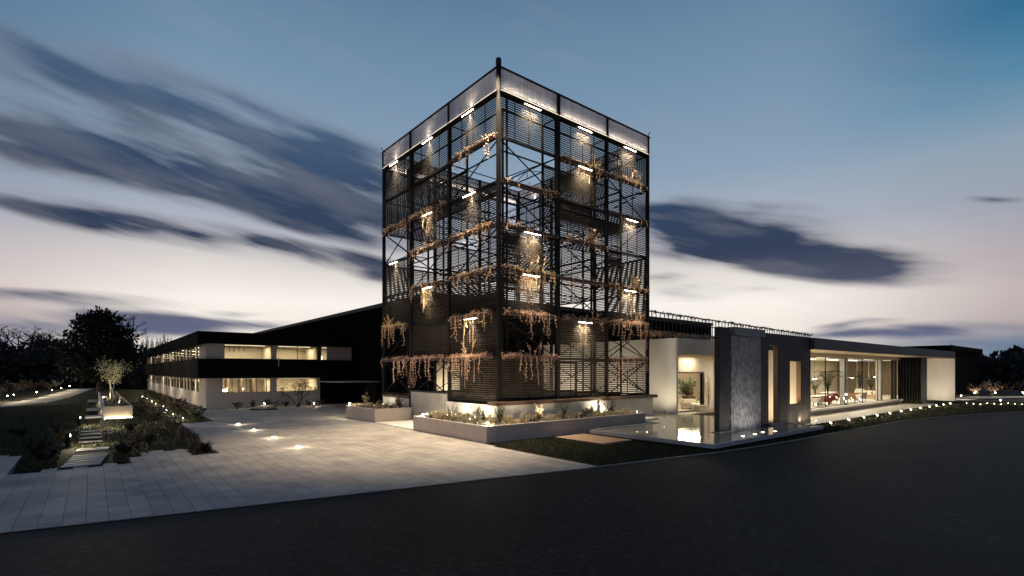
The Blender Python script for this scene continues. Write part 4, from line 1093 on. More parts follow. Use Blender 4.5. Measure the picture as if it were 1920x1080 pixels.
# potted palms
def palm(label, loc, h, n, mpot, mleaf, fl=1.1):
    t = thing('potted_palm', label, 'potted plant'); p = MB(); p.lathe((0, 0, 0), [(.20, 0), (.24, .1), (.30, .62), (.32, .66), (.27, .66), (.26, .6)], 16); p.build('pot', mpot, t, smooth=True)
    st, lf = MB(), MB()
    for i in range(n):
        a = 2 * pi * i / n + R.uniform(-.3, .3); sp = R.uniform(.25, .9); c_ = Vector((cos(a), sin(a), 0)); top = h * R.uniform(.75, 1.)
        pts = [Vector((0, 0, .6)), c_ * .12 + Vector((0, 0, .6 + (top - .6) * .55)), c_ * sp * .5 * fl + Vector((0, 0, top)), c_ * sp * fl + Vector((0, 0, top - .25 * sp))]
        st.tube(pts, [.02, .015, .01, .004], 4)
        for k in range(22):
            u = .25 + .75 * k / 22; s_ = u * (len(pts) - 1); i0 = min(int(s_), len(pts) - 2); q = pts[i0].lerp(pts[i0 + 1], s_ - i0); side = Vector((-sin(a), cos(a), 0)) * (1 if k % 2 else -1)
            lf.leaf(q, side + c_ * .6 + Vector((0, 0, .25)), .34, .07, Vector((0, 0, 1)))
    st.build('stem', 'leaf_dark', t); lf.build('frond', mleaf, t); t.location = loc
palm('tall dark palm in a red pot in the middle of the near glass bay', (ux(1552, -4.9), -4.9, FZ), 3.1, 15, 'red_pot', 'leaf_dark', 1.4)
palm('pale green potted plant beside the far white column', (ux(1632, -3.4), -3.4, FZ), 2.3, 11, 'terracotta', 'leaf_green')
palm('small green potted plant by the near end of the showroom', (ux(1528, -3.0), -3.0, FZ), 2.3, 10, 'terracotta', 'leaf_green')
palm('dark slim potted plant against the panelled back wall', (ux(1612, -1.6), -1.6, FZ), 2.9, 9, 'terracotta', 'leaf_dark', .7)
# hanging lamps in the showroom
for i, (x, y, lab) in enumerate(((ux(1527, -4.4), -4.4, 'hanging lamp over the long white table'), (ux(1586, -4.2), -4.2, 'hanging lamp just past the near white column'), (ux(1597, -4.2), -4.2, 'hanging lamp above the coffee table group'), (ux(1641, -4.2), -4.2, 'hanging lamp beside the far white column'))):
    t = thing('pendant_lamp', lab, 'pendant lamp', 'showroom hanging lamps'); c_ = MB(); c_.tube([(0, 0, .1), (0, 0, 1.9)], .01, 5); c_.build('cord', 'dark_steel', t)
    s_ = MB(); s_.lathe((0, 0, 0), [(.34, 0), (.30, .06), (.08, .14), (.03, .18)], 16); s_.build('shade', 'black_metal', t, smooth=True); g = MB(); g.lathe((0, 0, -.03), [(.05, 0), (.2, .02), (.2, .028)], 14); g.build('bulb', 'led', t); t.location = (x, y, 2.8)
sl = thing('shelf_unit', 'pale lit shelf unit against the near end of the showroom back wall', 'shelf', loc=(45, 2.4, FZ))
for z in (0, .6, 1.2, 1.8, 2.4): B('shelf', 'table_white', sl, 44.2, 46.4, 2.1, 2.65, FZ + z, FZ + z + .05)
for x in (44.15, 46.402): B('side_panel', 'table_white', sl, x, x + .05, 2.1, 2.65, FZ, FZ + 2.45)

# dark neighbouring building beyond the pavilion
db = thing('dark_shed', 'low black flat-roofed building beyond the far end of the pavilion', 'building', loc=(78, -4, 0))
B('wall', 'black_cladding', db, 74.8, 96, -5.6, 12, 0, 6.3); B('roof', 'black_cladding', db, 74.3, 96.5, -6.2, 12.5, 6.302, 7.05, bev=.02)
# far house lights on the hill
hp = at(1897, 210, 9.0)
hh = thing('hill_house', 'small distant house with lit windows on the wooded hill', 'house', loc=(hp[0], hp[1], 6.5)); mb = MB(); mb.box(hp[0] - 2, hp[0] + 2, hp[1] - 2, hp[1] + 2, 6.5, 11.4); mb.build('wall', 'rust_trim', hh)
mb = MB(); mb.prism([(hp[0] - 2.4, hp[1] - 2.4), (hp[0] + 2.4, hp[1] - 2.4), (hp[0] + 2.4, hp[1] + 2.4), (hp[0] - 2.4, hp[1] + 2.4)], 11.402, 11.8); mb.build('roof', 'rust_trim', hh)
for y in (-1.6, .8): B('window', 'ceiling_lamp', hh, hp[0] - 2.04, hp[0] - 2.002, hp[1] + y, hp[1] + y + .7, 10.3, 11.1)

# ================================================================ OFFICE WING
of = thing('office_building', 'two-storey black-banded office wing with lit ribbon windows and white ground floor', 'building', loc=(-9.46, 31.88, 0))
X0, Yf, XE, YE = -9.46, 31.88, 4.37, 98.0
O = .8
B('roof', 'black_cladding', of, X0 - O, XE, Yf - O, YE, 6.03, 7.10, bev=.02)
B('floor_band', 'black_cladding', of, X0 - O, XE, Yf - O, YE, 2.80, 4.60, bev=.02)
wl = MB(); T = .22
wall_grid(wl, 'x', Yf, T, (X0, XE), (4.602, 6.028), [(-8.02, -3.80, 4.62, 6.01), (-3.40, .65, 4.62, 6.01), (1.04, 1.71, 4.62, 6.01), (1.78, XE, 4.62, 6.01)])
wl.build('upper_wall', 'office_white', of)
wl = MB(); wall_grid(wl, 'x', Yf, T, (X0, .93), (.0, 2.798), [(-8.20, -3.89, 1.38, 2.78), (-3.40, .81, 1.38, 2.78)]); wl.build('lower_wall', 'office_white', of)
def window(x0, x1, z0, z1, muls=(), y=Yf + .08):
    f_ = MB()
    for b in ((x0, x1, z0, z0 + .05), (x0, x1, z1 - .05, z1)): f_.box(b[0], b[1], y - .03, y + .05, b[2], b[3])
    ed = [x0] + list(muls) + [x1 - .05]
    for m_ in ed: f_.box(m_, m_ + .05, y - .03, y + .05, z0 + .05, z1 - .05)
    f_ = f_.build('window', 'rust_trim', of)
    for a, b in zip(ed, ed[1:]): B('pane', 'window_glass', f_, a + .052, b - .002, y, y + .012, z0 + .051, z1 - .051)
window(-8.018, -3.802, 4.622, 6.008); window(-3.398, .648, 4.622, 6.008, (-1.36,)); window(1.042, 1.708, 4.622, 6.008)
window(-8.198, -3.892, 1.382, 2.778, (-7.35, -6.1, -5.2, -4.3)); window(-3.398, .808, 1.382, 2.778)
B('window', 'curtain', of, 1.79, XE, Yf + .06, Yf + .10, 4.61, 6.02)
B('mullion', 'rust_trim', of, .66, 1.03, Yf - .02, Yf + .10, 4.61, 6.02)
B('downpipe', 'concrete', of, -3.42, -3.36, Yf - .86, Yf - .803, 3.9, 4.9)
# rooms behind the front windows
rm = MB(); rm.box(X0 + .3, XE, 36.3, 36.5, 4.4, 6.2); rm.box(-3.7, -3.5, Yf + .24, 36.3, 4.601, 6.029); rm.box(.7, .95, Yf + .24, 36.3, 4.601, 6.029); rm.box(X0 + .05, X0 + .25, Yf + .24, 36.3, 4.601, 6.029)
rm.box(X0 + .3, XE, 36.3, 36.5, .0, 2.799); rm.box(-3.7, -3.5, Yf + .24, 36.3, .0, 2.799); rm.box(.7, .9, Yf + .24, 36.3, .0, 2.799); rm.box(X0 + .05, X0 + .25, Yf + .24, 36.3, 0, 2.799)
rm.build('room_wall', 'cream_plaster', of)
mb = MB()
for x in (-8.6, 1.2): pass
B('ceiling', 'white_render', of, X0 + .3, XE - .1, Yf + .23, 36.2, 6.0, 6.02); B('ceiling', 'white_render', of, X0 + .3, .7, Yf + .23, 36.2, 2.77, 2.79)
for x in (-7.6, -6.7, -5.2, -4.3): pass
for x0, x1 in ((-9.1, -3.75), (-3.45, .66), (.98, 4.2)):
    B('ceiling_light', 'ceiling_lamp', of, x0 + .5, x1 - .5, 32.6, 32.8, 5.94, 5.99); lamp('AREA', ((x0 + x1) / 2, 34.0, 5.9), 46 * (x1 - x0), WARM, of, ((x0 + x1) / 2, 34.0, 0), x1 - x0 - .6, sy=1.6)
for x0, x1 in ((-9.1, -3.75), (-3.45, .66)):
    B('ceiling_light', 'ceiling_lamp', of, x0 + .5, x1 - .5, 32.6, 32.8, 2.70, 2.76); lamp('AREA', ((x0 + x1) / 2, 34.0, 2.66), 40 * (x1 - x0), WARM, of, ((x0 + x1) / 2, 34.0, 0), x1 - x0 - .6, sy=1.6)
for x in (-7.2, -6.0, -4.9): B('partition', 'brown_panel', of, x, x + .06, 34.4, 36.2, .0, 2.75)
dk = thing('desk_lamp', 'bright desk lamp seen low in the ground-floor window nearest the corner', 'lamp', loc=(-7.7, 33.2, 1.3)); mb = MB(); mb.lathe((-7.7, 33.2, 1.3), [(.1, 0), (.1, .02), (.015, .04), (.015, .2)], 10); mb.build('base', 'black_metal', dk); mb = MB(); mb.lathe((-7.7, 33.2, 1.5), [(.18, 0), (.18, .14), (.12, .18)], 12); mb.build('shade', 'led', dk)
dt = thing('desk', 'pale desk behind the ground-floor window nearest the corner', 'desk', loc=(-7.0, 33.2, 0)); B('top', 'table_white', dt, -8.2, -5.8, 32.8, 33.7, 1.24, 1.296)
for x in (-8.15, -5.9): B('leg', 'dark_steel', dt, x, x + .06, 33.2, 33.26, .0, 1.238)
pr_ = thing('pendant_track', 'black track with four slim hanging lamps in the upper corner office', 'pendant lamp', loc=(-6.7, 33.2, 5.85)); B('track', 'black_metal', pr_, -7.85, -5.4, 33.2, 33.26, 5.84, 5.90)
for x in (-7.35, -6.95, -6.5, -6.05): B('lamp', 'black_metal', pr_, x, x + .05, 33.2, 33.25, 5.34 + R.uniform(-.1, .1), 5.838)
for x, z, lab in ((-.6, 5.55, 'black linear hanging lamp, the lower of two in the upper middle office'), (.1, 5.80, 'black linear hanging lamp, the higher of two in the upper middle office')):
    t = thing('linear_pendant', lab, 'pendant lamp', 'linear office lamps', loc=(x, 33.4, z)); B('bar', 'black_metal', t, x - .5, x + .5, 33.4, 33.46, z, z + .05)
    for dx_ in (-.4, .4): B('cord', 'black_metal', t, x + dx_, x + dx_ + .015, 33.42, 33.435, z + .051, 5.998)
fl = thing('floor_lamp', 'glowing cone floor lamp in the narrow upper window', 'lamp', loc=(1.32, 33, 4.62)); mb = MB(); mb.lathe((1.32, 33.0, 4.66), [(.2, 0), (.2, .3), (.1, .55), (.03, .75)], 12); mb.build('shade', 'led_soft', fl); B('base', 'black_metal', fl, 1.2, 1.44, 32.9, 33.12, 4.602, 4.658)
# side facade: ribbon of pale panels between windows, upper and lower
sdw = MB(); sdw.box(X0, X0 + T, Yf + T + .002, YE, .0, 1.38); sdw.build('lower_wall', 'office_white', of)
y = Yf + .6; i = 0
while y < YE - 1:
    w = R.choice((.3, .4, .6)); g = R.choice((1.9, 2.6, 3.6))
    B('wall_panel', 'cream_plaster', of, X0 + .02, X0 + .12, y, y + w, 4.602, 6.028); B('wall_panel', 'cream_plaster', of, X0 + .02, X0 + .12, y + .2, y + w + .3, 1.382, 2.798)
    for z0, z1 in ((4.605, 6.025), (1.385, 2.795)):
        f_ = MB(); f_.box(X0 + .06, X0 + .14, y + w + .39, y + w + g - .08, z0, z0 + .04); f_.box(X0 + .06, X0 + .14, y + w + .39, y + w + g - .08, z1 - .04, z1); f_.box(X0 + .06, X0 + .14, y + w + .31, y + w + .39, z0, z1); f_.box(X0 + .06, X0 + .14, y + w + g - .08, y + w + g - .002, z0, z1); f_ = f_.build('window', 'rust_trim', of)
        B('pane', 'window_glass', f_, X0 + .09, X0 + .102, y + w + .392, y + w + g - .082, z0, z1)
    y += w + g
B('corridor_wall', 'cream_plaster', of, X0 + 1.7, X0 + 1.9, 36.6, YE - .2, .0, 2.798); B('corridor_wall', 'cream_plaster', of, X0 + 1.7, X0 + 1.9, 36.6, YE - .2, 4.602, 6.028); B('end_wall', 'white_render', of, X0 + .02, XE, YE - .15, YE - .002, .0, 6.028)
for k in range(6):
    y = 39 + k * 10
    for z in (5.96, 2.73): lamp('AREA', (X0 + .95, y, z), 230, WARM, of, (X0 + 1.4, y, 0), .9, sy=9)
for z in (5.98, 2.75): B('ceiling_light', 'ceiling_lamp', of, X0 + .9, X0 + 1.0, 38, YE - 2, z, z + .015)
# recessed dark entrance and canopy
B('entrance_wall', 'black_cladding', of, .95, XE, 33.6, 33.8, .0, 2.798)
B('entrance_side', 'black_cladding', of, .94, 1.06, Yf + .25, 33.598, .0, 2.798)
cn = thing('entrance_canopy', 'thin flat metal entrance canopy with pale edge on the black hall wall', 'canopy', loc=(4.36, 27, 2.4)); B('slab', 'concrete', cn, .18, 4.36, 24.87, 29.7, 2.36, 2.44, bev=.006); 
for y in (26, 28.6):
    mb = MB(); mb.bar((1.2, y, 2.44), (4.36, y, 3.6), .03); mb.build('tie_rod', 'black_metal', cn)

# ================================================================ HALL (large black shed behind the tower)
hall = thing('hall', 'large black metal-clad hall with ribbed walls behind the tower', 'building', loc=(4.39, 15.0, 0))
HX, HY, HZ = 4.40, 15.0, 9.95
B('wall', 'black_cladding', hall, HX, 49, HY, 99, .0, HZ)
B('roof', 'black_cladding', hall, HX - .05, 49.05, HY - .05, 99.05, HZ + .002, HZ + .10)
B('roof_edge', 'rust_trim', hall, HX - .22, HX - .051, HY - .05, 99, HZ - .22, HZ + .14); B('roof_edge', 'rust_trim', hall, HX - .22, 49.1, HY - .22, HY - .051, HZ - .22, HZ + .14)
rb = MB(); y = HY + .2
while y < 60: rb.box(HX - .07, HX - .001, y, y + .10, .1, HZ - .23); y += .48
x = HX + .2
while x < 48: rb.box(x, x + .10, HY - .07, HY - .001, 1.0, HZ - .23); x += .48
rb.build('cladding_rib', 'black_cladding', hall, 'stuff')
B('entrance_panel', 'cream_plaster', hall, 4.7, 7.2, HY - .16, HY - .08, 1.7, 4.4); lamp('AREA', (5.9, HY - 1.2, 1.9), 45, WARMW, hall, (5.9, HY, 3.2), 1.6, sy=.2)
B('gate', 'dark_steel', hall, HX - .06, HX - .002, 25.6, 28.8, .03, 2.3)

# ================================================================ PLANTING BY THE OFFICE
def branch_tree(name, label, cat, loc, H, r, seed, nmain, leafn, leaf, mleaf, mbark, lean=.6, trunk=.12, fork=.25, group=None, bare=False, cr=None, depth=3):
    """trunk and limbs grown recursively, leaves on the outer twigs"""
    q = random.Random(seed); st, lf = MB(), MB(); tips = []
    def grow(p, d, l, rad, k):
        n_ = 3; pts = [p]; c = p
        for i in range(n_):
            d = (d + Vector((q.uniform(-.22, .22), q.uniform(-.22, .22), q.uniform(-.08, .16)))).normalized(); c = c + d * l / n_; pts.append(c)
        st.tube(pts, [rad * (1 - .38 * i / n_) for i in range(n_ + 1)], 6 if k > 1 else 4)
        if k == 0: tips.append((c, d)); return
        if k <= 1: tips.append((pts[2], d))
        for i in range(q.choice((2, 3, 3)) if k > 1 else 3):
            a = q.uniform(0, 2 * pi); s_ = q.uniform(.35, .95) * lean * 1.4
            nd_ = (d + Vector((cos(a) * s_, sin(a) * s_, q.uniform(-.1, .35)))).normalized(); grow(c, nd_, l * q.uniform(.62, .85), rad * .58, k - 1)
    for i in range(nmain):
        a = 2 * pi * i / max(1, nmain) + q.uniform(-.4, .4); s_ = lean * .5 if nmain > 1 else .05
        grow(Vector((cos(a) * .05 * (nmain > 1), sin(a) * .05 * (nmain > 1), 0)), Vector((cos(a) * s_, sin(a) * s_, 1)).normalized(), H * (fork if nmain == 1 else .36), trunk, depth)
    for c, d in tips:
        if leafn:
            for _ in range(leafn):
                o = Vector((q.gauss(0, 1), q.gauss(0, 1), q.gauss(0, .8))) * r; lf.leaf(c + o, Vector((q.uniform(-1, 1), q.uniform(-1, 1), q.uniform(-.6, .9))), leaf * q.uniform(.6, 1.3), leaf * .55)
    t = thing(name, label, cat, group); st.build('trunk', mbark, t)
    if lf.f: lf.build('crown', mleaf, t)
    t.location = loc; return t
branch_tree('multi_stem_tree', 'small multi-stem tree with dark leaves before the lit ground-floor office window', 'tree', (-2.35, 28.3, .0), 3.0, .20, 4, 4, 9, .16, 'leaf_night', 'bark', .95, .05, depth=2)
# round bed with lit rim, and low shrubs at the wall
rb_ = thing('round_bed', 'round raised planting bed with a glowing rim before the office wall', 'planting bed', loc=(-5.75, 26.9, 0)); mb = MB(); mb.lathe((-5.75, 26.9, 0), [(1.15, 0), (1.15, .13), (1.06, .14)], 28); mb.build('rim', 'black_metal', rb_); mb = MB(); mb.lathe((-5.75, 26.9, .13), [(1.05, 0), (.9, .12), (.4, .25), (.05, .28)], 24); mb.build('soil', 'gravel', rb_, smooth=True)
bulb((-5.75, 26.6, .36), 'bright garden lamp in the middle of the round bed by the office', 'lamps by the office', 14, .2, .05)
for i, (x, y, h, r, m, lab) in enumerate(((-7.6, 28.4, .7, .55, 'leaf_night', 'low dark shrub at the office wall left of the round bed'), (-6.4, 27.6, .85, .35, 'leaf_dark', 'spiky dark shrub rising behind the round bed'), (-5.3, 27.5, .95, .35, 'leaf_dark', 'tall thin shrub on the back of the round bed'), (-4.4, 28.6, .65, .6, 'leaf_night', 'low dark shrub between the round bed and the multi-stem tree'),
        (-1.4, 28.2, .55, .5, 'leaf_dark', 'low shrub lit from below right beside the multi-stem tree'), (-.2, 28.6, .7, .5, 'leaf_rust', 'reddish low shrub under the end of the office window'), (-3.3, 28.9, .5, .5, 'leaf_night', 'low dark shrub at the foot of the multi-stem tree'), (-5.0, 26.3, .3, .4, 'leaf_olive', 'small olive shrub on the front of the round bed'))):
    make_shrub('shrub', lab, 'shrub', h, r, 170, .14, m, (x, y, .03 if i != 7 else .25), 'shrubs before the office wall', 9)
bulb((-1.0, 27.9, .03), 'bright garden lamp beside the multi-stem tree', 'lamps by the office', 18, .3, .05)

# ================================================================ PAVING UPLIGHTS
for i, (x, y) in enumerate(((-10.37, 13.96), (-10.37, 9.82), (-10.39, 5.58), (-10.43, 1.37))):
    t = thing('ground_uplight', f'round uplight set in the paving, {ORD[3 - i]} of four from the road', 'ground light', 'uplights in the paving')
    mb = MB(); mb.lathe((0, 0, 0), [(.13, 0), (.13, .012), (.105, .016)], 20); mb.build('ring', 'dark_steel', t)
    mb = MB(); mb.lathe((0, 0, .016), [(.10, 0), (.085, .03), (.05, .05), (.01, .056)], 18); mb.build('lens', 'bulb', t, smooth=True); t.location = (x, y, .024)
    l = lamp('POINT', (0, 0, .3), 22, WARMW, None, None, .05); l.parent = t

# ================================================================ GARDEN BESIDE THE PAVING
bxp = thing('raised_planter', 'long raised concrete planter in the garden with a light strip under its front', 'planter', loc=(-16.2, 24.5, 0))
B('wall', 'planter_concrete', bxp, -17.04, -15.32, 24.5, 24.64, .10, .92, bev=.01); B('wall', 'planter_concrete', bxp, -17.04, -16.9, 24.642, 58, .10, .92, bev=.01); B('wall', 'planter_concrete', bxp, -15.46, -15.32, 24.642, 58, .10, .92, bev=.01)
B('soil', 'soil', bxp, -16.898, -15.462, 24.642, 57.9, .3, .82); B('base', 'joint', bxp, -16.9, -15.46, 24.62, 57.8, .01, .099); B('light_strip', 'led', bxp, -17.0, -15.36, 24.535, 24.575, .05, .095); B('light_strip', 'led', bxp, -16.995, -16.96, 24.7, 52, .05, .095)
lamp('AREA', (-16.2, 24.4, .09), 34, WARMW, bxp, (-16.2, 23.2, -.6), 1.6, sy=.05); lamp('AREA', (-17.15, 38, .09), 90, WARMW, bxp, (-18.4, 38, -.8), .05, sy=26)
lamp('AREA', (-16.2, 24.30, .04), 10, WARM, bxp, (-16.2, 24.5, .6), 1.5, sy=.04)
for i, (x, y) in enumerate(((-16.5, 33.5), (-16.1, 36.4), (-16.3, 40.5))):
    branch_tree('olive_tree', ('young lit tree at the front of the raised planter', 'young lit tree in the middle of the raised planter group', 'young lit tree at the back of the raised planter group')[i], 'tree', (x, y, .82), 3.1 + .25 * i, .30, 21 + i, 1, 34, .17, 'leaf_olive', 'pale_bark', .8, .05, .46, 'young trees in the raised planter', depth=2)
spike((-16.0, 32.3, .82), 'bright spotlight among the stems in the raised planter', None, (-16.3, 35.0, 3.4), 400, WARMW, 110)
spike((-15.8, 29.4, .82), 'spotlight low in the front of the raised planter', None, (-16.2, 33.0, 2.2), 400, WARMW, 120)
bulb((-16.85, 36.0, .82), 'tiny garden lamp on the raised planter by the young trees', None, 8, .3)
bed(40, lambda: (R.uniform(-16.8, -15.55), 24.8 + R.random() ** 1.4 * 20), 'bedding plants in the raised garden planter', 'small bedding plant in the raised garden planter', .80)
# floating bench slabs beside it
for i, y in enumerate((21.6, 29.8, 44.8)):
    t = thing('stone_bench', ('pale stone bench slab nearest the road beside the raised planter', 'pale stone bench slab beside the front of the raised planter', 'pale stone bench slab farthest along the raised planter')[i], 'bench', 'stone benches by the raised planter'); B('slab', 'concrete', t, -.45, .45, -.75 - .35 * i, .75 + .35 * i, .36, .46, bev=.012)
    for yy in (-.6, .5): B('support', 'dark_steel', t, -.3, .3, yy, yy + .1, .0, .358)
    B('light_strip', 'led', t, .40, .43, -.6, .6, .33, .358); t.location = (-17.55, y, .016)
    lamp('AREA', (-17.1, y, .30), 14, WARMW, t, (-17.0, y, 0), .1, sy=1.3)
    lamp('AREA', (-17.55, y, 1.2), 5, WARMW, t, (-17.55, y, 0), .8, sy=1.4) if False else None
# bollard lights
for i, (x, y, lab) in enumerate(((-18.5, 8.0, 'short black bollard light nearest the stepping slabs'), (-18.3, 19.2, 'short black bollard light by the first stone bench'), (-17.14, 17.1, 'slim pale bollard light below the raised planter'))):
    t = thing('bollard_light', lab, 'bollard', 'garden bollard lights'); B('post', 'black_metal' if i < 2 else 'concrete', t, -.08, .08, -.08, .08, .0, .66, bev=.008); B('lens', 'led', t, .081, .095, -.06, .06, .50, .60); t.location = (x, y, .016)
    lamp('SPOT', (x + .16, y - .02, .56), 380, WARMW, t, (x + 1.3, y - .9, 0), .04, 150, .9); lamp('SPOT', (x + .14, y, .56), 120, WARMW, t, (x + .8, y + 1.0, 0), .04, 130, .9)
# stepping slabs in the grass
for i in range(8):
    t = thing('stepping_slab', f'narrow white stepping slab in the grass, {ORD[i]} from the paving', 'stepping stone', 'stepping slabs'); B('slab', 'concrete', t, -.55, .55, -.14, .14, .0, .05, bev=.01); t.location = (-17.95 + .05 * i, 1.75 + i * .52 + (1.2 if i > 5 else 0) , .02)
for i in range(4):
    t = thing('stepping_slab', f'narrow white stepping slab between the bollards, {ORD[i]} from the paving', 'stepping stone', 'stepping slabs'); B('slab', 'concrete', t, -.45, .45, -.14, .14, .0, .05, bev=.01); t.location = (-17.7, 9.6 + i * 1.9, .02)

# ornamental grasses and shrubs along the paving edge
def ograss(label, loc, h, r, m, group):
    mb = MB()
    for k in range(150):
        a = R.uniform(0, 2 * pi); r0 = R.uniform(0, r * .35); c_ = Vector((cos(a), sin(a), 0)); t_ = R.uniform(.1, .8); hh_ = h * R.uniform(.5, 1.05); p = c_ * r0; m1 = p + c_ * t_ * r * .4 + Vector((0, 0, hh_ * .7)); e = p + c_ * t_ * r * 1.1 + Vector((0, 0, hh_ * R.uniform(.8, 1.05))); s_ = Vector((-sin(a), cos(a), 0)) * .008
        mb.add([p - s_, p + s_, m1 + s_, m1 - s_, e], [(0, 1, 2, 3), (3, 2, 4)])
    o = mb.build('ornamental_grass', m); o.location = loc; return tag(o, label, 'grass clump', group)
k = 0
for x, y, h, m in ((-13.9, 2.5, .55, 'leaf_night'), (-14.1, 4.0, .6, 'leaf_rust'), (-13.9, 5.6, .6, 'leaf_dark'), (-14.2, 7.2, .7, 'leaf_rust'), (-13.9, 8.9, .6, 'leaf_dark'), (-14.2, 10.6, .75, 'leaf_rust'), (-13.9, 12.4, .6, 'leaf_dark'), (-14.1, 14.3, .7, 'leaf_rust')):
    ograss(f'dark grass clump along the paving edge, {ORD[k]} from the road', (x, y, .016), h, .55, m, 'grass clumps along the paving edge'); k += 1
for i, (x, y, h, r, m, lab) in enumerate(((-19.3, 5.2, .8, .6, 'leaf_night', 'dark shrub in the garden corner left of the stepping slabs'), (-19.0, 3.2, .55, .6, 'leaf_night', 'low dark shrub at the paving corner by the stepping slabs'), (-18.9, 10.6, .7, .6, 'leaf_rust', 'feathery reddish shrub behind the nearest bollard'), (-16.1, 5.2, .9, .55, 'leaf_rust', 'twiggy reddish shrub at the stepped paving corner'), (-15.6, 6.3, .6, .5, 'leaf_dark', 'low dark shrub behind the stepped paving corner'),
        (-16.6, 3.6, .5, .5, 'leaf_night', 'low dark shrub in the notch of the paving'), (-14.6, 17.5, .9, .9, 'leaf_night', 'big dark shrub before the hedge row'), (-14.3, 21.5, .9, .9, 'leaf_rust', 'big feathery shrub beside the raised planter'), (-14.6, 26.0, 1.0, .9, 'leaf_night', 'dark shrub mass beside the raised planter front'), (-14.4, 31.0, 1.0, 1.0, 'leaf_rust', 'dark reddish shrub along the raised planter'), (-13.9, 38.0, 1.1, 1.1, 'leaf_night', 'dark shrub far along the raised planter'), (-16.0, 13.0, .5, .5, 'leaf_dark', 'low shrub in the lit grass below the planter'), (-20.5, 14.0, .5, .7, 'leaf_night', 'low dark shrub out on the garden lawn'), (-19.2, 15.5, .6, .5, 'leaf_rust', 'pinkish feathery shrub by the second bollard'))):
    make_shrub('shrub', lab, 'shrub', h, r, 260, .13, m, (x, y, .016), 'shrubs in the garden', 10)
# hedge row of standard bushes, lit from below, along the office side
for i in range(16):
    y = 19.0 + i * 2.2 + i * i * .04; x = -11.9 + R.uniform(-.2, .2)
    make_shrub('hedge_bush', f'low bush of the lit hedge row beside the office, {ORD[i]} from the paving', 'bush', 1.05, .7, 190, .15, R.choice(('leaf_dark', 'leaf_night', 'leaf_rust')), (x, y, .016), 'hedge row beside the office', 9)
    if i % 2 == 0:
        bulb((x - .75, y + .9, .016), f'small ground lamp under the hedge row, {ORD[i // 2]} from the paving', 'lamps under the hedge row', 90, .16, .016)
for y in (20, 26, 34, 44):
    pass
# far path lamps and shrubs
pl_ = [(14, 56, 'post lamp by the garden path at the edge of view'), (26, 59, 'post lamp by the garden path beside a dark bush'), (69, 66, 'tall post lamp by the garden path at the bend'), (98, 74, 'post lamp past the path bend, third along'), (115, 82, 'post lamp past the path bend, fourth along'), (131, 92, 'post lamp farthest along the garden path')]
for u, d, lab in pl_:
    c_ = at(u, d); bulb((c_[0], c_[1], .0), lab, 'garden path lamps', 420, .75, .045, 'path_lamp')
for i in range(22):
    u = -30 + i * 10 + R.uniform(-4, 4); d = 60 + max(0, u) * .28 + R.uniform(0, 5) + max(0, u - 110) * .8; c_ = at(u - 4, d + 3)
    make_shrub('path_shrub', f'shrub behind the garden path, number {i + 1}', 'shrub', R.uniform(1.3, 2.4), R.uniform(.9, 1.6), 170, .30, R.choice(('leaf_rust', 'leaf_rust', 'leaf_dark', 'leaf_sage')), (c_[0], c_[1], 0), 'shrubs behind the garden path', 8)['label'] = 'rounded garden shrub in the planted row behind the garden path'
# terrace edge lights
TL = [(19.16, -10.16), (22.42, -10.16), (25.46, -10.15), (28.22, -10.20), (31.22, -10.22), (34.38, -10.2), (37.11, -10.22), (40.03, -10.25), (43.08, -10.25), (45.47, -10.3), (47.95, -10.35), (50.55, -10.4)]
for i, (x, y) in enumerate(TL):
    bulb((x, y, .012), f'small bright lamp along the terrace lawn edge, {ORD[i]} from the dark screen wall', 'lamps along the terrace edge', (30, 42, 36, 48)[i % 4], .12, .042, 'terrace_lamp', stem=True)
    sh = MB(); sh.box(x - .10, x + .10, y + .055, y + .07, .012, .24); t_ = bpy.data.objects[-1] if False else None  # plate added behind the lamp to keep its reflection out of the pavilion glass
    so_ = [o for o in COL.objects if o.name.startswith('terrace_lamp') and abs(o.location.x - x) < .01][0]; sh.build('shield', 'black_metal', so_)
for i, (u, v, lab) in enumerate(((1802, 748, 'bright path lamp at the far corner of the pavilion'), (1876, 757, 'path lamp out on the gravel path'))):
    dd = F * HCAM / (v - V0 + 1); c_ = at(u, dd); bulb((c_[0], c_[1], .03), lab, 'lamps on the gravel path', 120, .4, .06, 'path_lamp')
for i in range(9):
    u = 1812 + i * 13; v = 758 + (i % 3); dd = F * HCAM / (v - V0); c_ = at(u, dd)
    bulb((c_[0], c_[1], .012), 'tiny low lamp in the row between lawn and gravel path', 'tiny lamps along the gravel path', 5, .1, .028, 'edge_lamp', stem=True)
for i in range(12):
    u = 1818 + i * 15 + R.uniform(-4, 4); d = 74 + R.uniform(-4, 8); c_ = at(u, d); y_ = 0
    o = make_shrub('path_shrub', '', 'shrub', R.uniform(1.2, 2.2), R.uniform(.8, 1.3), 170, .26, R.choice(('leaf_rust', 'leaf_rust', 'leaf_sage')), (c_[0], c_[1], 0), 'shrubs behind the gravel path', 8); o['label'] = 'reddish shrub in the row behind the gravel path'
    if i % 3 == 0: bulb((*at(u + 6, 70)[:2], .0), 'post lamp lighting the shrubs behind the gravel path', 'lamps under the gravel path shrubs', 240, .5, .045, 'path_lamp')

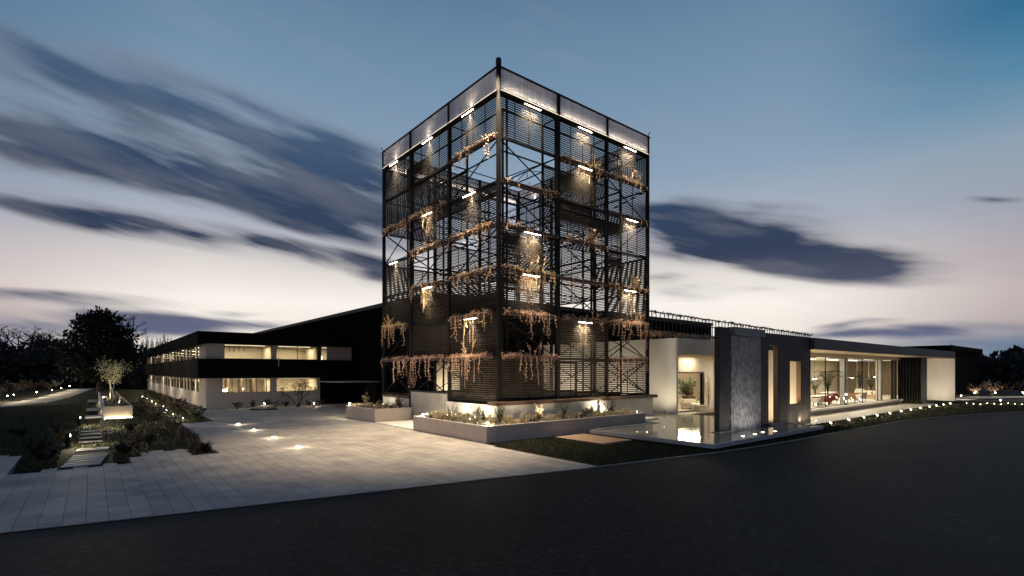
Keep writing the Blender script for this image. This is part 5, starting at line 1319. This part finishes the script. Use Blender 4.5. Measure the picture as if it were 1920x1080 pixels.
# ================================================================ BIG TREES
def leafy(name, label, u, d, h, rw, n, leaf, m, trunk, group=None, base=0., low=.28):
    """big tree: trunk, limbs and a crown of many leaf clumps"""
    c = at(u, d, base); st, lf = MB(), MB(); q = R
    st.tube([(0, 0, -.5), (.1, 0, h * .2), (-.1, .1, h * .45), (0, 0, h * .7)], [trunk, trunk * .8, trunk * .6, trunk * .25], 8)
    for i in range(n):
        a = q.uniform(0, 2 * pi); s_ = q.random(); zz = low + (1 - low) * s_; prof = sin(pi * min(1, max(.08, (s_ * .82 + .14)))) ** .7; rr = rw * prof * sqrt(q.random()) * .86
        p = Vector((cos(a) * rr, sin(a) * rr, h * zz * .94)); cr_ = rw * q.uniform(.16, .30)
        if i % 3 == 0: st.tube([(0, 0, h * max(.2, zz - .3)), p * .55 + Vector((0, 0, h * (zz - .12) * .42)), p], [trunk * .3, trunk * .18, .03], 5)
        lf.cloud(p, (cr_, cr_, cr_ * .8), 46, leaf, .2, .6)
    t = thing(name, label, 'tree', group); st.build('trunk', 'bark', t); lf.build('crown', m, t); t.location = c; return t
leafy('evergreen_tree', 'big dark round-crowned evergreen tree standing behind the garden', 186, 78, 12.6, 5.4, 190, .55, 'leaf_night', .45, low=.2)
branch_tree('bare_tree', 'bare spreading oak on the hill at the edge of view', 'tree', at(42, 112, 3.2), 10.5, .5, 31, 4, 0, .2, 'leaf_night', 'bark', 1.25, .4, .26, 'bare hill trees', depth=5)
branch_tree('bare_tree', 'bare tree showing past the crown of the big evergreen', 'tree', at(238, 92, 3.0), 11.0, .5, 32, 1, 0, .2, 'leaf_night', 'bark', .7, .4, .3, 'bare hill trees', depth=5)
branch_tree('bare_tree', 'thin bare tree between the oak and the evergreen', 'tree', at(108, 105, 3.0), 7.0, .5, 36, 1, 0, .2, 'leaf_night', 'bark', .7, .25, .3, 'bare hill trees', depth=4)
branch_tree('bare_tree', 'bare tree on the wooded hill beyond the dark low building', 'tree', at(1815, 118, 1.5), 9.0, .5, 33, 1, 0, .2, 'leaf_night', 'bark', .8, .3, .3, 'bare hill trees', depth=4)
def conifer(label, u, d, top_v, w):
    z = HCAM + (V0 - top_v) / F * d; c = at(u, d, 0); st, lf = MB(), MB(); st.tube([(0, 0, 0), (0, 0, z * .97)], [.3, .04], 6); b0 = z * .35
    k = b0
    while k < z:
        rr = w * (1 - (k - b0) / (z - b0)) + .12
        for i in range(10):
            a = R.uniform(0, 2 * pi); lf.leaf((cos(a) * .1, sin(a) * .1, k), (cos(a), sin(a), R.uniform(-.35, .1)), rr * R.uniform(.7, 1.15), rr * .5 + .12)
        k += z * .022
    t = thing('conifer', label, 'tree', 'conifers on the skyline'); st.build('trunk', 'bark', t); lf.build('crown', 'leaf_night', t); t.location = c
for i, (u, v, w) in enumerate(((276, 629, 1.5), (285, 634, 1.6), (295, 633, 1.3), (301, 632, 1.3), (308, 625, 1.7), (315, 631, 1.5), (321, 632, 1.3), (268, 636, 1.6))):
    conifer(f'{"tallest" if i == 4 else "small"} dark conifer on the skyline above the office roof, {ORD[(0, 1, 2, 3, 4, 5, 6, 7)[i]]} planted', u, 150, v, w)
for k_, o in enumerate([o for o in bpy.data.objects if o.name.startswith('conifer')]):
    pass
